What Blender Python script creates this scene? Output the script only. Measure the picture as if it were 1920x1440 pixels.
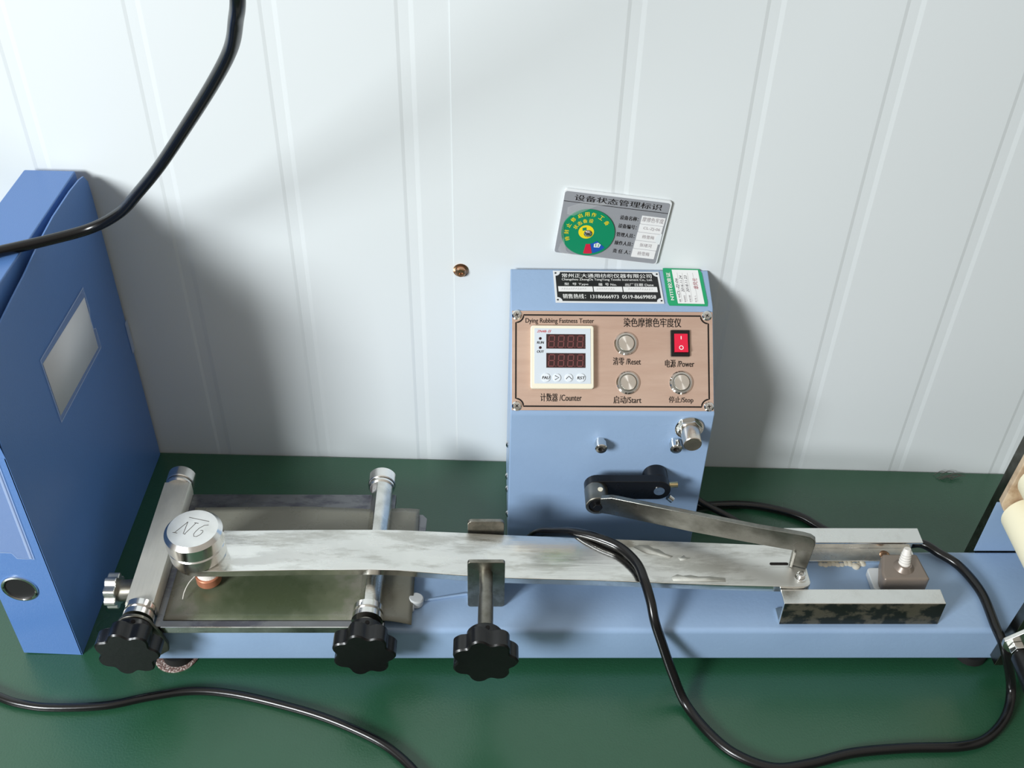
import bpy, bmesh, math, random
from mathutils import Vector, Matrix
random.seed(7)
PI = math.pi
for o in list(bpy.data.objects):
    bpy.data.objects.remove(o, do_unlink=True)
COL = bpy.context.scene.collection
SC = bpy.context.scene

# ------------------------------------------------------------------ camera, light, exposure
cam_d = bpy.data.cameras.new('camera')
cam_d.sensor_width = 36.0
cam_d.lens = 2010.0 / 1920.0 * 36.0
cam_d.clip_start = 0.01
cam = bpy.data.objects.new('camera', cam_d)
COL.objects.link(cam)
p_, r_ = math.radians(39.9), math.radians(-1.45)
fwd = Vector((0, math.cos(p_), -math.sin(p_)))
rt = Vector((1, 0, 0)); up = rt.cross(fwd)
R_ = rt * math.cos(r_) - up * math.sin(r_)
U_ = rt * math.sin(r_) + up * math.cos(r_)
cm = Matrix((R_, U_, -fwd)).transposed().to_4x4()
cm.translation = Vector((0, 0, 0.7275))
cam.matrix_world = cm
SC.camera = cam

w = bpy.data.worlds.new('room_daylight'); SC.world = w; w.use_nodes = True
bg = w.node_tree.nodes['Background']
# a plain room: pale ceiling above, dimmer walls towards the horizon, dim floor below
wn, wl = w.node_tree.nodes, w.node_tree.links
wtc = wn.new('ShaderNodeTexCoord'); wsp = wn.new('ShaderNodeSeparateXYZ'); wrm = wn.new('ShaderNodeValToRGB')
wl.new(wtc.outputs['Generated'], wsp.inputs[0])
wmr = wn.new('ShaderNodeMapRange'); wmr.inputs['From Min'].default_value = -1; wmr.inputs['From Max'].default_value = 1
wl.new(wsp.outputs['Z'], wmr.inputs['Value']); wl.new(wmr.outputs['Result'], wrm.inputs['Fac'])
we = wrm.color_ramp.elements
we[0].position = 0.35; we[0].color = (0.12, 0.11, 0.095, 1)
we[1].position = 1.0; we[1].color = (1.55, 1.46, 1.32, 1)
wx = we.new(0.55); wx.color = (0.24, 0.222, 0.19, 1)
wl.new(wrm.outputs['Color'], bg.inputs['Color'])
bg.inputs['Strength'].default_value = 0.42

def area(name, loc, target, sx, sy, power, color):
    l = bpy.data.lights.new(name, 'AREA'); l.shape = 'RECTANGLE'; l.size = sx; l.size_y = sy
    l.energy = power; l.color = color
    o = bpy.data.objects.new(name, l); COL.objects.link(o); o.location = loc
    o.rotation_euler = (Vector(target) - Vector(loc)).to_track_quat('-Z', 'Y').to_euler()
    return o
area('window_light', (-1.36, -0.95, 1.08), (0.0, 0.7, 0.12), 0.58, 0.58, 61, (0.93, 0.975, 1.0))
SC.view_settings.view_transform = 'Standard'
SC.view_settings.look = 'None'
SC.view_settings.exposure = 0.0
SC.view_settings.gamma = 1.0
SC.view_settings.use_curve_mapping = False

# ------------------------------------------------------------------ materials
def srgb(r, g, b):
    f = lambda c: (c / 255 / 12.92) if c / 255 <= 0.04045 else ((c / 255 + 0.055) / 1.055) ** 2.4
    return (f(r), f(g), f(b), 1)

def mat(name, col, rough=0.5, metal=0.0, spec=0.5, rough_var=0.0, rough_scale=(20, 20, 20), col2=None,
        col_scale=(20, 20, 20), col_lo=0.45, col_hi=0.65, bump=0.0, bump_scale=(200, 200, 200), coat=0.0, alpha=1.0,
        trans=0.0, emit=None, aniso=0.0):
    m = bpy.data.materials.new(name); m.use_nodes = True
    nt = m.node_tree; n = nt.nodes; L = nt.links
    b = n['Principled BSDF']
    b.inputs['Base Color'].default_value = col
    b.inputs['Roughness'].default_value = rough
    b.inputs['Metallic'].default_value = metal
    b.inputs['Specular IOR Level'].default_value = spec
    b.inputs['Coat Weight'].default_value = coat
    b.inputs['Coat Roughness'].default_value = 0.22
    b.inputs['Alpha'].default_value = alpha
    b.inputs['Transmission Weight'].default_value = trans
    if emit:
        b.inputs['Emission Color'].default_value = emit[0]
        b.inputs['Emission Strength'].default_value = emit[1]
    tc = n.new('ShaderNodeTexCoord')
    def noise(scale, detail=4.0, rgh=0.55):
        mp = n.new('ShaderNodeMapping'); mp.inputs['Scale'].default_value = scale
        L.new(tc.outputs['Object'], mp.inputs['Vector'])
        nz = n.new('ShaderNodeTexNoise'); nz.inputs['Scale'].default_value = 1.0
        nz.inputs['Detail'].default_value = detail; nz.inputs['Roughness'].default_value = rgh
        L.new(mp.outputs['Vector'], nz.inputs['Vector'])
        return nz
    if rough_var:
        nz = noise(rough_scale)
        mr = n.new('ShaderNodeMapRange'); mr.inputs['From Min'].default_value = 0.3; mr.inputs['From Max'].default_value = 0.7
        mr.inputs['To Min'].default_value = max(0.02, rough - rough_var); mr.inputs['To Max'].default_value = min(1, rough + rough_var)
        L.new(nz.outputs['Fac'], mr.inputs['Value']); L.new(mr.outputs['Result'], b.inputs['Roughness'])
    if col2:
        nz = noise(col_scale, 6.0, 0.6)
        cr = n.new('ShaderNodeValToRGB')
        cr.color_ramp.elements[0].position = col_lo; cr.color_ramp.elements[0].color = col
        cr.color_ramp.elements[1].position = col_hi; cr.color_ramp.elements[1].color = col2
        L.new(nz.outputs['Fac'], cr.inputs['Fac']); L.new(cr.outputs['Color'], b.inputs['Base Color'])
    if bump:
        nz = noise(bump_scale, 3.0)
        bp = n.new('ShaderNodeBump'); bp.inputs['Strength'].default_value = bump; bp.inputs['Distance'].default_value = 0.001
        L.new(nz.outputs['Fac'], bp.inputs['Height']); L.new(bp.outputs['Normal'], b.inputs['Normal'])
    return m

M = {}
def arm_metal():
    m = mat('smeared_steel', srgb(212, 211, 205), 0.2, 1, bump=0.035, bump_scale=(30, 400, 400))
    nt = m.node_tree; n = nt.nodes; L = nt.links; b = n['Principled BSDF']; tc = n.new('ShaderNodeTexCoord')
    def nz(sc, det, rg):
        mp = n.new('ShaderNodeMapping'); mp.inputs['Scale'].default_value = sc; L.new(tc.outputs['Object'], mp.inputs['Vector'])
        z = n.new('ShaderNodeTexNoise'); z.inputs['Scale'].default_value = 1; z.inputs['Detail'].default_value = det; z.inputs['Roughness'].default_value = rg
        L.new(mp.outputs['Vector'], z.inputs['Vector']); return z
    a = nz((9, 42, 20), 6, 0.62); r = n.new('ShaderNodeMapRange')
    r.inputs['From Min'].default_value = 0.46; r.inputs['From Max'].default_value = 0.54; r.inputs['To Min'].default_value = 0.13; r.inputs['To Max'].default_value = 0.40
    L.new(a.outputs['Fac'], r.inputs['Value'])
    # wiped bright stretch in the middle of the bar, clean cut edges
    sx = n.new('ShaderNodeSeparateXYZ'); L.new(tc.outputs['Object'], sx.inputs[0])
    nx = nz((7, 30, 10), 5, 0.6)
    ax = n.new('ShaderNodeMath'); ax.operation = 'MULTIPLY_ADD'; ax.inputs[1].default_value = 0.12; L.new(nx.outputs['Fac'], ax.inputs[0]); L.new(sx.outputs['X'], ax.inputs[2])
    def band(lo, hi):
        q = n.new('ShaderNodeMapRange'); q.inputs['From Min'].default_value = lo; q.inputs['From Max'].default_value = hi; q.clamp = True
        L.new(ax.outputs[0], q.inputs['Value']); return q
    p1, p2 = band(0.055, 0.068), band(0.165, 0.172)
    m0 = n.new('ShaderNodeMix'); L.new(p1.outputs['Result'], m0.inputs[0]); L.new(r.outputs['Result'], m0.inputs[2]); m0.inputs[3].default_value = 0.13
    m1 = n.new('ShaderNodeMix'); L.new(p2.outputs['Result'], m1.inputs[0]); L.new(m0.outputs[0], m1.inputs[2]); m1.inputs[3].default_value = 0.40
    ge = n.new('ShaderNodeTexCoord'); sn = n.new('ShaderNodeSeparateXYZ'); L.new(ge.outputs['Normal'], sn.inputs[0])
    gt = n.new('ShaderNodeMath'); gt.operation = 'GREATER_THAN'; gt.inputs[1].default_value = 0.6; L.new(sn.outputs['Z'], gt.inputs[0])
    m2 = n.new('ShaderNodeMix'); L.new(gt.outputs[0], m2.inputs[0]); m2.inputs[2].default_value = 0.14; L.new(m1.outputs[0], m2.inputs[3])
    L.new(m2.outputs[0], b.inputs['Roughness'])
    c = nz((16, 70, 30), 8, 0.7); cr = n.new('ShaderNodeValToRGB'); e = cr.color_ramp.elements
    e[0].position = 0.40; e[0].color = srgb(206, 204, 197); e[1].position = 0.52; e[1].color = srgb(238, 237, 232)
    L.new(c.outputs['Fac'], cr.inputs['Fac']); L.new(cr.outputs['Color'], b.inputs['Base Color'])
    return m
M['wall'] = mat('white_painted_steel', srgb(224, 229, 230), 0.42, 0, 0.35, rough_var=0.08, rough_scale=(3, 3, 2), bump=0.5, bump_scale=(3.5, 3.5, 1.6))
M['wall_dark'] = mat('panel_core', srgb(180, 184, 184), 0.7)
M['table'] = mat('green_rubber', srgb(32, 76, 52), 0.32, 0, 0.55, rough_var=0.10, rough_scale=(6, 6, 6), col2=srgb(38, 84, 60),
                 col_scale=(5, 5, 5), col_lo=0.35, col_hi=0.7, bump=0.25, bump_scale=(600, 600, 600), coat=0.5)
M['floor'] = mat('grey_floor', srgb(150, 150, 146), 0.6)
M['blue'] = mat('light_blue_enamel', srgb(148, 174, 206), 0.33, 0, 0.5, rough_var=0.06, rough_scale=(12, 12, 12), col2=srgb(142, 168, 200),
                col_scale=(14, 14, 14), col_lo=0.4, col_hi=0.75, bump=0.12, bump_scale=(260, 260, 260))
M['steel'] = mat('brushed_steel', srgb(228, 227, 222), 0.27, 1, 0.5, rough_var=0.09, rough_scale=(30, 30, 30), col2=srgb(186, 185, 178),
                 col_scale=(45, 45, 45), col_lo=0.45, col_hi=0.7, bump=0.12, bump_scale=(40, 700, 700))
M['arm_steel'] = arm_metal()
M['old_arm'] = mat('smeared_steel', srgb(214, 214, 208), 0.30, 1, 0.5, rough_var=0.22, rough_scale=(22, 60, 22), col2=srgb(186, 185, 178),
                     col_scale=(60, 150, 60), col_lo=0.5, col_hi=0.72, bump=0.15, bump_scale=(30, 600, 600))
M['rail_steel'] = mat('mirror_steel', srgb(240, 240, 236), 0.24, 1, 0.5, rough_var=0.10, rough_scale=(60, 60, 90), col2=srgb(228, 227, 222),
                      col_scale=(60, 60, 80), col_lo=0.5, col_hi=0.75, bump=0.10, bump_scale=(90, 90, 90))
M['satin'] = mat('satin_steel', srgb(236, 232, 220), 0.46, 0.75, 0.5, rough_var=0.06, rough_scale=(30, 30, 30), col2=srgb(222, 218, 206), col_scale=(40, 18, 40), bump=0.1, bump_scale=(500, 40, 500))
M['dark_plate'] = mat('dark_mirror_plate', srgb(112, 112, 106), 0.24, 1, rough_var=0.08, rough_scale=(50, 50, 50), col2=srgb(92, 90, 82), col_scale=(90, 90, 90))
M['patina'] = mat('stained_steel_face', srgb(104, 98, 84), 0.36, 0.55, rough_var=0.1, rough_scale=(60, 60, 60), col2=srgb(44, 48, 44), col_scale=(65, 65, 80), col_lo=0.44, col_hi=0.54)
M['chrome'] = mat('chrome', srgb(222, 222, 220), 0.10, 1)
M['dull'] = mat('dull_steel', srgb(140, 138, 130), 0.42, 1, rough_var=0.1, rough_scale=(60, 60, 60), col2=srgb(112, 108, 98), col_scale=(40, 40, 40))
M['rod_steel'] = mat('grey_flat_steel', srgb(140, 140, 134), 0.30, 1, rough_var=0.08, rough_scale=(40, 40, 60), col2=srgb(112, 111, 104), col_scale=(40, 40, 60))
M['bracket'] = mat('scuffed_steel', srgb(150, 146, 136), 0.38, 1, rough_var=0.1, rough_scale=(80, 80, 80), col2=srgb(118, 116, 106), col_scale=(80, 80, 80), col_lo=0.42, col_hi=0.6)
M['plate_grey'] = mat('stained_tray_steel', srgb(126, 127, 130), 0.34, 1, rough_var=0.1, rough_scale=(50, 50, 50), col2=srgb(96, 96, 104), col_scale=(26, 60, 30), col_lo=0.48, col_hi=0.6)
M['black'] = mat('black_plastic', srgb(11, 11, 12), 0.34, 0, 0.5, rough_var=0.05, rough_scale=(120, 120, 120), bump=0.08, bump_scale=(300, 300, 300))
M['black_metal'] = mat('black_oxide_metal', srgb(22, 22, 24), 0.33, 0.3, 0.5, rough_var=0.08, rough_scale=(120, 60, 120))
M['cable'] = mat('black_cable_rubber', srgb(14, 14, 15), 0.24, 0, 0.5, bump=0.15, bump_scale=(60, 60, 60))
M['rubber'] = mat('black_rubber', srgb(18, 18, 18), 0.7)
M['copper_plate'] = mat('rose_anodised_plate', srgb(205, 176, 158), 0.40, 0.35, 0.5, rough_var=0.06, rough_scale=(20, 300, 300), col2=srgb(192, 160, 142),
                        col_scale=(12, 60, 60), col_lo=0.4, col_hi=0.75, bump=0.15, bump_scale=(30, 1200, 1200))
M['ink'] = mat('black_ink', srgb(28, 24, 22), 0.6, 0, 0.2)
M['cream'] = mat('cream_plastic', srgb(236, 229, 208), 0.4)
M['face_grey'] = mat('pale_grey_face', srgb(208, 216, 224), 0.35)
M['key'] = mat('pale_key', srgb(224, 230, 236), 0.4)
M['display'] = mat('dark_red_window', srgb(58, 34, 34), 0.15)
M['digit'] = mat('unlit_segment', srgb(122, 66, 66), 0.4)
M['led'] = mat('dark_led', srgb(52, 18, 24), 0.2)
M['red_text'] = mat('red_print', srgb(200, 60, 60), 0.5)
M['switch_red'] = mat('red_rocker', srgb(226, 22, 62), 0.28)
M['white_print'] = mat('white_print', srgb(240, 240, 238), 0.5)
M['alu'] = mat('brushed_aluminium', srgb(226, 216, 204), 0.25, 1, bump=0.1, bump_scale=(500, 500, 500))
M['weight'] = mat('turned_steel', srgb(240, 238, 234), 0.20, 1, rough_var=0.06, rough_scale=(60, 60, 60), col2=srgb(226, 224, 218), col_scale=(50, 50, 50))
M['engrave'] = mat('engraved_line', srgb(96, 92, 86), 0.6, 0.4)
M['black_label'] = mat('black_label', srgb(26, 26, 28), 0.35, bump=0.3, bump_scale=(500, 500, 500))
M['silver_label'] = mat('silver_label', srgb(226, 228, 230), 0.35)
M['green_label'] = mat('green_sticker', srgb(16, 160, 104), 0.35)
M['paper'] = mat('white_paper', srgb(236, 236, 236), 0.6)
M['faint'] = mat('faint_print', srgb(150, 140, 142), 0.6)
M['hand'] = mat('handwriting_ink', srgb(58, 48, 62), 0.6)
M['red_hand'] = mat('red_handwriting', srgb(168, 66, 84), 0.6)
M['copper'] = mat('copper_finger', srgb(196, 128, 98), 0.35, 0.4)
M['cloth'] = mat('white_cotton', srgb(236, 232, 224), 0.85, 0, 0.2, bump=0.6, bump_scale=(1500, 1500, 1500))
M['brass'] = mat('brass', srgb(214, 196, 150), 0.25, 1)
M['bronze'] = mat('bronze_screw', srgb(200, 160, 130), 0.22, 1)
M['tan_block'] = mat('taupe_metal_block', srgb(134, 122, 112), 0.36, 0.35)
M['pale_plastic'] = mat('pale_grey_plastic', srgb(206, 210, 212), 0.45)
M['white_plastic'] = mat('ribbed_white_plastic', srgb(226, 222, 216), 0.4)
M['roller'] = mat('cream_rubber', srgb(240, 233, 204), 0.5)
M['bearing'] = mat('stained_beige_plastic', srgb(206, 184, 156), 0.5, col2=srgb(170, 140, 110), col_scale=(60, 60, 60))
M['grease'] = mat('dried_grease', srgb(214, 208, 192), 0.6)
M['file_blue'] = mat('blue_polypropylene', srgb(86, 126, 186), 0.36, 0, 0.5, bump=0.12, bump_scale=(900, 900, 900))
M['card_grey'] = mat('brushed_grey_card', srgb(160, 162, 168), 0.34, 0.15)
M['card_edge'] = mat('clear_acrylic_edge', srgb(232, 236, 238), 0.25)
M['disc'] = mat('green_disc', srgb(14, 138, 96), 0.32)
M['yellow'] = mat('yellow_print', srgb(240, 216, 30), 0.45)
M['blue_print'] = mat('blue_print', srgb(26, 84, 176), 0.4)
M['red_print'] = mat('red_segment', srgb(206, 32, 66), 0.4)
M['residue'] = mat('dry_white_residue', srgb(196, 196, 188), 0.55, 0.2, col2=srgb(180, 180, 172), col_scale=(120, 120, 120))
M['film'] = mat('clear_film', (1, 1, 1, 1), 0.12, alpha=0.13)
M['pocket'] = mat('clear_pocket', srgb(205, 215, 235), 0.2, alpha=0.18)
M['weld'] = mat('pocket_weld', srgb(190, 208, 240), 0.3, alpha=0.55)
M['speckle'] = mat('speckled_reflection', srgb(110, 84, 78), 0.8, col2=srgb(200, 190, 184), col_scale=(700, 700, 700), col_lo=0.5, col_hi=0.6)

# worn abrasive sheet: grey film, green where it is worn through
def sheet_mat():
    m = mat('worn_abrasive_film', srgb(118, 118, 106), 0.30, 0, 0.5, rough_var=0.08, rough_scale=(60, 60, 60))
    nt = m.node_tree; n = nt.nodes; L = nt.links; b = n['Principled BSDF']
    tc = n.new('ShaderNodeTexCoord')
    mp = n.new('ShaderNodeMapping'); mp.vector_type = 'POINT'
    mp.inputs['Location'].default_value = (0.24, 0.90, 0); mp.inputs['Scale'].default_value = (16, 24, 0)
    L.new(tc.outputs['Object'], mp.inputs['Vector'])
    ln = n.new('ShaderNodeVectorMath'); ln.operation = 'LENGTH'; L.new(mp.outputs['Vector'], ln.inputs[0])
    nz = n.new('ShaderNodeTexNoise'); nz.inputs['Scale'].default_value = 70; nz.inputs['Detail'].default_value = 6
    L.new(tc.outputs['Object'], nz.inputs['Vector'])
    ad = n.new('ShaderNodeMath'); ad.operation = 'MULTIPLY_ADD'; ad.inputs[1].default_value = 0.9
    L.new(nz.outputs['Fac'], ad.inputs[0]); L.new(ln.outputs['Value'], ad.inputs[2])
    cr = n.new('ShaderNodeValToRGB'); e = cr.color_ramp.elements
    e[0].position = 0.55; e[0].color = srgb(70, 80, 58); e[1].position = 1.0; e[1].color = srgb(120, 119, 108)
    x = e.new(0.85); x.color = srgb(98, 104, 84)
    # scale range into 0..1
    dv = n.new('ShaderNodeMath'); dv.operation = 'MULTIPLY'; dv.inputs[1].default_value = 0.62
    L.new(ad.outputs[0], dv.inputs[0]); L.new(dv.outputs[0], cr.inputs['Fac'])
    L.new(cr.outputs['Color'], b.inputs['Base Color'])
    return m
M['sheet'] = sheet_mat()

# ------------------------------------------------------------------ mesh helpers
def basis(d):
    d = Vector(d).normalized()
    a = Vector((0, 0, 1)) if abs(d.z) < 0.9 else Vector((1, 0, 0))
    u = a.cross(d).normalized(); v = d.cross(u)
    return u, v, d

class Sh:
    def __init__(s, T=None):
        s.bm = bmesh.new(); s.T = T or Matrix.Identity(4)
    def v(s, co): return s.bm.verts.new(s.T @ Vector(co))
    def f(s, vs):
        try: return s.bm.faces.new(vs)
        except ValueError: return None
    def box(s, x0, x1, y0, y1, z0, z1):
        c = [s.v((x, y, z)) for z in (z0, z1) for y in (y0, y1) for x in (x0, x1)]
        for q in ((0, 2, 3, 1), (4, 5, 7, 6), (0, 1, 5, 4), (2, 6, 7, 3), (0, 4, 6, 2), (1, 3, 7, 5)):
            s.f([c[i] for i in q])
        return s
    def lathe(s, o, d, prof, n=32, capa=True, capb=True):
        """prof: list of (distance along d, radius)"""
        u, v, w_ = basis(d); o = Vector(o); rings = []
        for h, r in prof:
            rings.append([s.v(o + w_ * h + (u * math.cos(2 * PI * k / n) + v * math.sin(2 * PI * k / n)) * r) for k in range(n)])
        for a, b in zip(rings, rings[1:]):
            for k in range(n): s.f([a[k], a[(k + 1) % n], b[(k + 1) % n], b[k]])
        if capa: s.f(rings[0][::-1])
        if capb: s.f(rings[-1])
        return s
    def ringed(s, o, d, prof, n=32):          # closed profile (annular)
        return s.lathe(o, d, prof + [prof[0]], n, False, False)
    def cyl(s, a, b, r, n=28, ch=0.0):
        a = Vector(a); b = Vector(b); l = (b - a).length
        pr = [(0, r), (l, r)] if not ch else [(0, r - ch), (ch, r), (l - ch, r), (l, r - ch)]
        return s.lathe(a, b - a, pr, n)
    def prism(s, poly, o, U, V, N, t):
        """2-D polygon in (U,V) at o, extruded t along N"""
        o, U, V, N = map(Vector, (o, U, V, N))
        a = [s.v(o + U * x + V * y) for x, y in poly]; b = [s.v(o + U * x + V * y + N * t) for x, y in poly]
        s.f(a[::-1]); s.f(b)
        k = len(poly)
        for i in range(k): s.f([a[i], a[(i + 1) % k], b[(i + 1) % k], b[i]])
        return s
    def star(s, o, d, r, amp, n, h0, h1, ch=0.0015, seg=112):
        u, v, w_ = basis(d); o = Vector(o); rings = []
        for h, sc in ((h0, -ch), (h0 + ch, 0), (h1 - ch, 0), (h1, -ch)):
            ring = []
            for k in range(seg):
                t = 2 * PI * k / seg
                c = math.cos(n * t); rr = r + amp * (c if c > 0 else c * 1.6) + sc
                ring.append(s.v(o + w_ * h + (u * math.cos(t) + v * math.sin(t)) * rr))
            rings.append(ring)
        for a, b in zip(rings, rings[1:]):
            for k in range(seg): s.f([a[k], a[(k + 1) % seg], b[(k + 1) % seg], b[k]])
        s.f(rings[0][::-1]); s.f(rings[-1])
        return s
    def tube(s, pts, r, n=14, sub=10):
        P = [Vector(p) for p in pts]; path = []
        for i in range(len(P) - 1):
            p0 = P[i - 1] if i else P[0] * 2 - P[1]; p1, p2 = P[i], P[i + 1]
            p3 = P[i + 2] if i + 2 < len(P) else P[-1] * 2 - P[-2]
            for k in range(sub):
                t = k / sub
                path.append(0.5 * ((2 * p1) + (-p0 + p2) * t + (2 * p0 - 5 * p1 + 4 * p2 - p3) * t * t + (-p0 + 3 * p1 - 3 * p2 + p3) * t ** 3))
        path.append(P[-1])
        d = (path[1] - path[0]).normalized(); u = basis(d)[0]; rings = []
        for i, p in enumerate(path):
            d = (path[min(i + 1, len(path) - 1)] - path[max(i - 1, 0)]).normalized()
            u = (u - d * u.dot(d)).normalized(); v = d.cross(u)
            rings.append([s.v(p + (u * math.cos(2 * PI * k / n) + v * math.sin(2 * PI * k / n)) * r) for k in range(n)])
        for a, b in zip(rings, rings[1:]):
            for k in range(n): s.f([a[k], a[(k + 1) % n], b[(k + 1) % n], b[k]])
        s.f(rings[0][::-1]); s.f(rings[-1])
        return s
    def grid(s, fn, nu, nv, t=0.0):
        g = [[s.v(fn(i / nu, j / nv)) for j in range(nv + 1)] for i in range(nu + 1)]
        for i in range(nu):
            for j in range(nv): s.f([g[i][j], g[i + 1][j], g[i + 1][j + 1], g[i][j + 1]])
        return s

def obj(name, sh, m, parent=None, smooth=35, bevel=0.0, label=None, seg=2, solid=0.0, origin=None):
    bm = sh.bm
    bmesh.ops.recalc_face_normals(bm, faces=bm.faces[:])
    if origin is not None:
        for v in bm.verts: v.co -= Vector(origin)
    for f in bm.faces: f.smooth = True
    for e in bm.edges:
        if len(e.link_faces) == 2:
            e.smooth = e.calc_face_angle(0) < math.radians(smooth)
    me = bpy.data.meshes.new(name); bm.to_mesh(me); bm.free()
    me.materials.append(M[m] if isinstance(m, str) else m)
    o = bpy.data.objects.new(name, me); COL.objects.link(o)
    if origin is not None: o.location = origin
    if parent: o.parent = parent
    if solid:
        md = o.modifiers.new('thickness', 'SOLIDIFY'); md.thickness = solid; md.offset = -1
    if bevel:
        md = o.modifiers.new('bevel', 'BEVEL'); md.width = bevel; md.segments = seg; md.limit_method = 'ANGLE'
        md.angle_limit = math.radians(35); md.harden_normals = True
    if label: o['label'] = label
    return o

def thing(name, label, cat, loc=(0, 0, 0), rz=0.0, group=None):
    o = bpy.data.objects.new(name, None); o.empty_display_size = 0.02
    COL.objects.link(o); o.location = loc; o.rotation_euler = (0, 0, rz)
    o['label'] = label; o['category'] = cat
    if group: o['group'] = group
    return o

def rrect(x0, x1, y0, y1, r, n=5):
    pts = []
    for cx, cy, a in ((x1 - r, y1 - r, 0), (x0 + r, y1 - r, 90), (x0 + r, y0 + r, 180), (x1 - r, y0 + r, 270)):
        for k in range(n + 1):
            t = math.radians(a + 90 * k / n); pts.append((cx + r * math.cos(t), cy + r * math.sin(t)))
    return pts

_glyph = {}
def glyph_mesh(txt, shear=0.0, bold=0.0):
    key = (txt, shear, bold)
    if key in _glyph: return _glyph[key]
    cu = bpy.data.curves.new('t', 'FONT'); cu.body = txt; cu.size = 1.0; cu.shear = shear; cu.offset = bold
    cu.resolution_u = 3
    to = bpy.data.objects.new('t', cu); COL.objects.link(to)
    bpy.context.view_layer.update()
    dg = bpy.context.evaluated_depsgraph_get()
    me = to.evaluated_get(dg).to_mesh()
    vs = [v.co.copy() for v in me.vertices]; fs = [tuple(p.vertices) for p in me.polygons]
    to.evaluated_get(dg).to_mesh_clear()
    bpy.data.objects.remove(to); bpy.data.curves.remove(cu)
    xs = [v.x for v in vs]; ys = [v.y for v in vs]
    _glyph[key] = (vs, fs, (min(xs), max(xs), min(ys), max(ys)))
    return _glyph[key]

def radial_metal():
    m = mat('radial_brushed_steel', srgb(248, 242, 234), 0.26, 1); nt = m.node_tree; b = nt.nodes['Principled BSDF']
    tg = nt.nodes.new('ShaderNodeTangent'); tg.direction_type = 'RADIAL'; tg.axis = 'Z'
    b.inputs['Anisotropic'].default_value = 0.85; nt.links.new(tg.outputs['Tangent'], b.inputs['Tangent']); return m
M['radial'] = radial_metal()

def put_text(sh, txt, F, x0, x1, y0, y1, lift=0.0001, rot=0.0, shear=0.0, bold=0.0):
    """fit text into the rectangle x0..x1, y0..y1 (mm) of frame F (metres)"""
    if bold:      # heavier stroke: the same glyphs laid twice, slightly apart
        e = min(bold, 0.03) * 1.1 * (y1 - y0)
        dx, dy = e * math.cos(rot), e * math.sin(rot)
        put_text(sh, txt, F, x0 - dx, x1 - dx, y0 - dy, y1 - dy, lift, rot, shear)
        put_text(sh, txt, F, x0 + dx, x1 + dx, y0 + dy, y1 + dy, lift + 0.00001, rot, shear)
        return
    vs, fs, (a, b, c, d) = glyph_mesh(txt, shear, 0.0)
    cx, cy = (x0 + x1) / 2, (y0 + y1) / 2; ca, sa = math.cos(rot), math.sin(rot)
    out = []
    for v in vs:
        x = ((v.x - a) / (b - a) - 0.5) * (x1 - x0); y = ((v.y - c) / (d - c) - 0.5) * (y1 - y0)
        out.append(sh.bm.verts.new(F @ Vector(((cx + x * ca - y * sa) / 1000, (cy + x * sa + y * ca) / 1000, lift))))
    for f in fs: sh.f([out[i] for i in f])

def stroke(sh, F, pts, wd, lift=0.0001):
    """flat printed line of width wd (mm) through pts (mm)"""
    P = [Vector((x, y)) for x, y in pts]; L_, R = [], []
    closed = (P[0] - P[-1]).length < 1e-6
    for i, p in enumerate(P):
        if closed:
            a = P[i - 1] if i else P[-2]; b = P[i + 1] if i < len(P) - 1 else P[1]
        else:
            a = P[max(i - 1, 0)]; b = P[min(i + 1, len(P) - 1)]
        d = (b - a).normalized(); n_ = Vector((-d.y, d.x)) * wd / 2
        L_.append(sh.bm.verts.new(F @ Vector(((p + n_).x / 1000, (p + n_).y / 1000, lift))))
        R.append(sh.bm.verts.new(F @ Vector(((p - n_).x / 1000, (p - n_).y / 1000, lift))))
    for i in range(len(P) - 1): sh.f([L_[i], R[i], R[i + 1], L_[i + 1]])

def flat(sh, F, pts, lift=0.0001):
    sh.f([sh.bm.verts.new(F @ Vector((x / 1000, y / 1000, lift))) for x, y in pts])

def circle(cx, cy, r, n=40, a0=0, a1=360):
    return [(cx + r * math.cos(math.radians(a0 + (a1 - a0) * k / n)), cy + r * math.sin(math.radians(a0 + (a1 - a0) * k / n))) for k in range(n + (a1 - a0 != 360))]

def frame(o, U, V):
    U = Vector(U).normalized(); V = Vector(V).normalized(); N = U.cross(V)
    m = Matrix((U, V, N)).transposed().to_4x4(); m.translation = Vector(o); return m

# ================================================================== SETTING
WY = 0.7547
def wall_profile(x0, x1, grooves, lift=0.0):
    p = [(x0, lift)]
    for g in sorted(grooves):
        if x0 < g and g + 0.0145 < x1:
            p += [(g, lift), (g + 0.0026, lift - 0.0005), (g + 0.0100, lift - 0.0005), (g + 0.0137, lift)]
    return p + [(x1, lift)]
def wall_panel(x0, x1, grooves, lift, parent):
    s = Sh(); pr = wall_profile(x0, x1, grooves, lift)
    z0, z1, nz = -0.75, 2.0, 1
    rows = [[s.v((x, WY - h, z0 + (z1 - z0) * k / nz)) for x, h in pr] for k in range(nz + 1)]
    for k in range(nz):
        for i in range(len(pr) - 1): s.f([rows[k][i], rows[k][i + 1], rows[k + 1][i + 1], rows[k + 1][i]])
    for side, i in ((0, 0), (1, len(pr) - 1)):
        x = pr[i][0]; a = s.v((x, WY + 0.003, z0)); b = s.v((x, WY + 0.003, z1))
        s.f([rows[0][i], rows[1][i], b, a])
    return obj('wall_panel', s, 'wall', parent, smooth=3)
s = Sh().box(-1.6, 1.6, WY + 0.003, WY + 0.05, -0.75, 2.0)
wall = obj('wall_back', s, 'wall_dark'); wall['kind'] = 'structure'
wall_panel(-1.5, -0.0511, [-0.0906 - 0.0972 * k for k in range(0, 14)], 0.0, wall)
wall_panel(-0.0511, 1.5, [0.0752 + 0.0978 * k for k in range(0, 14)], 0.0006, wall)
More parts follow.
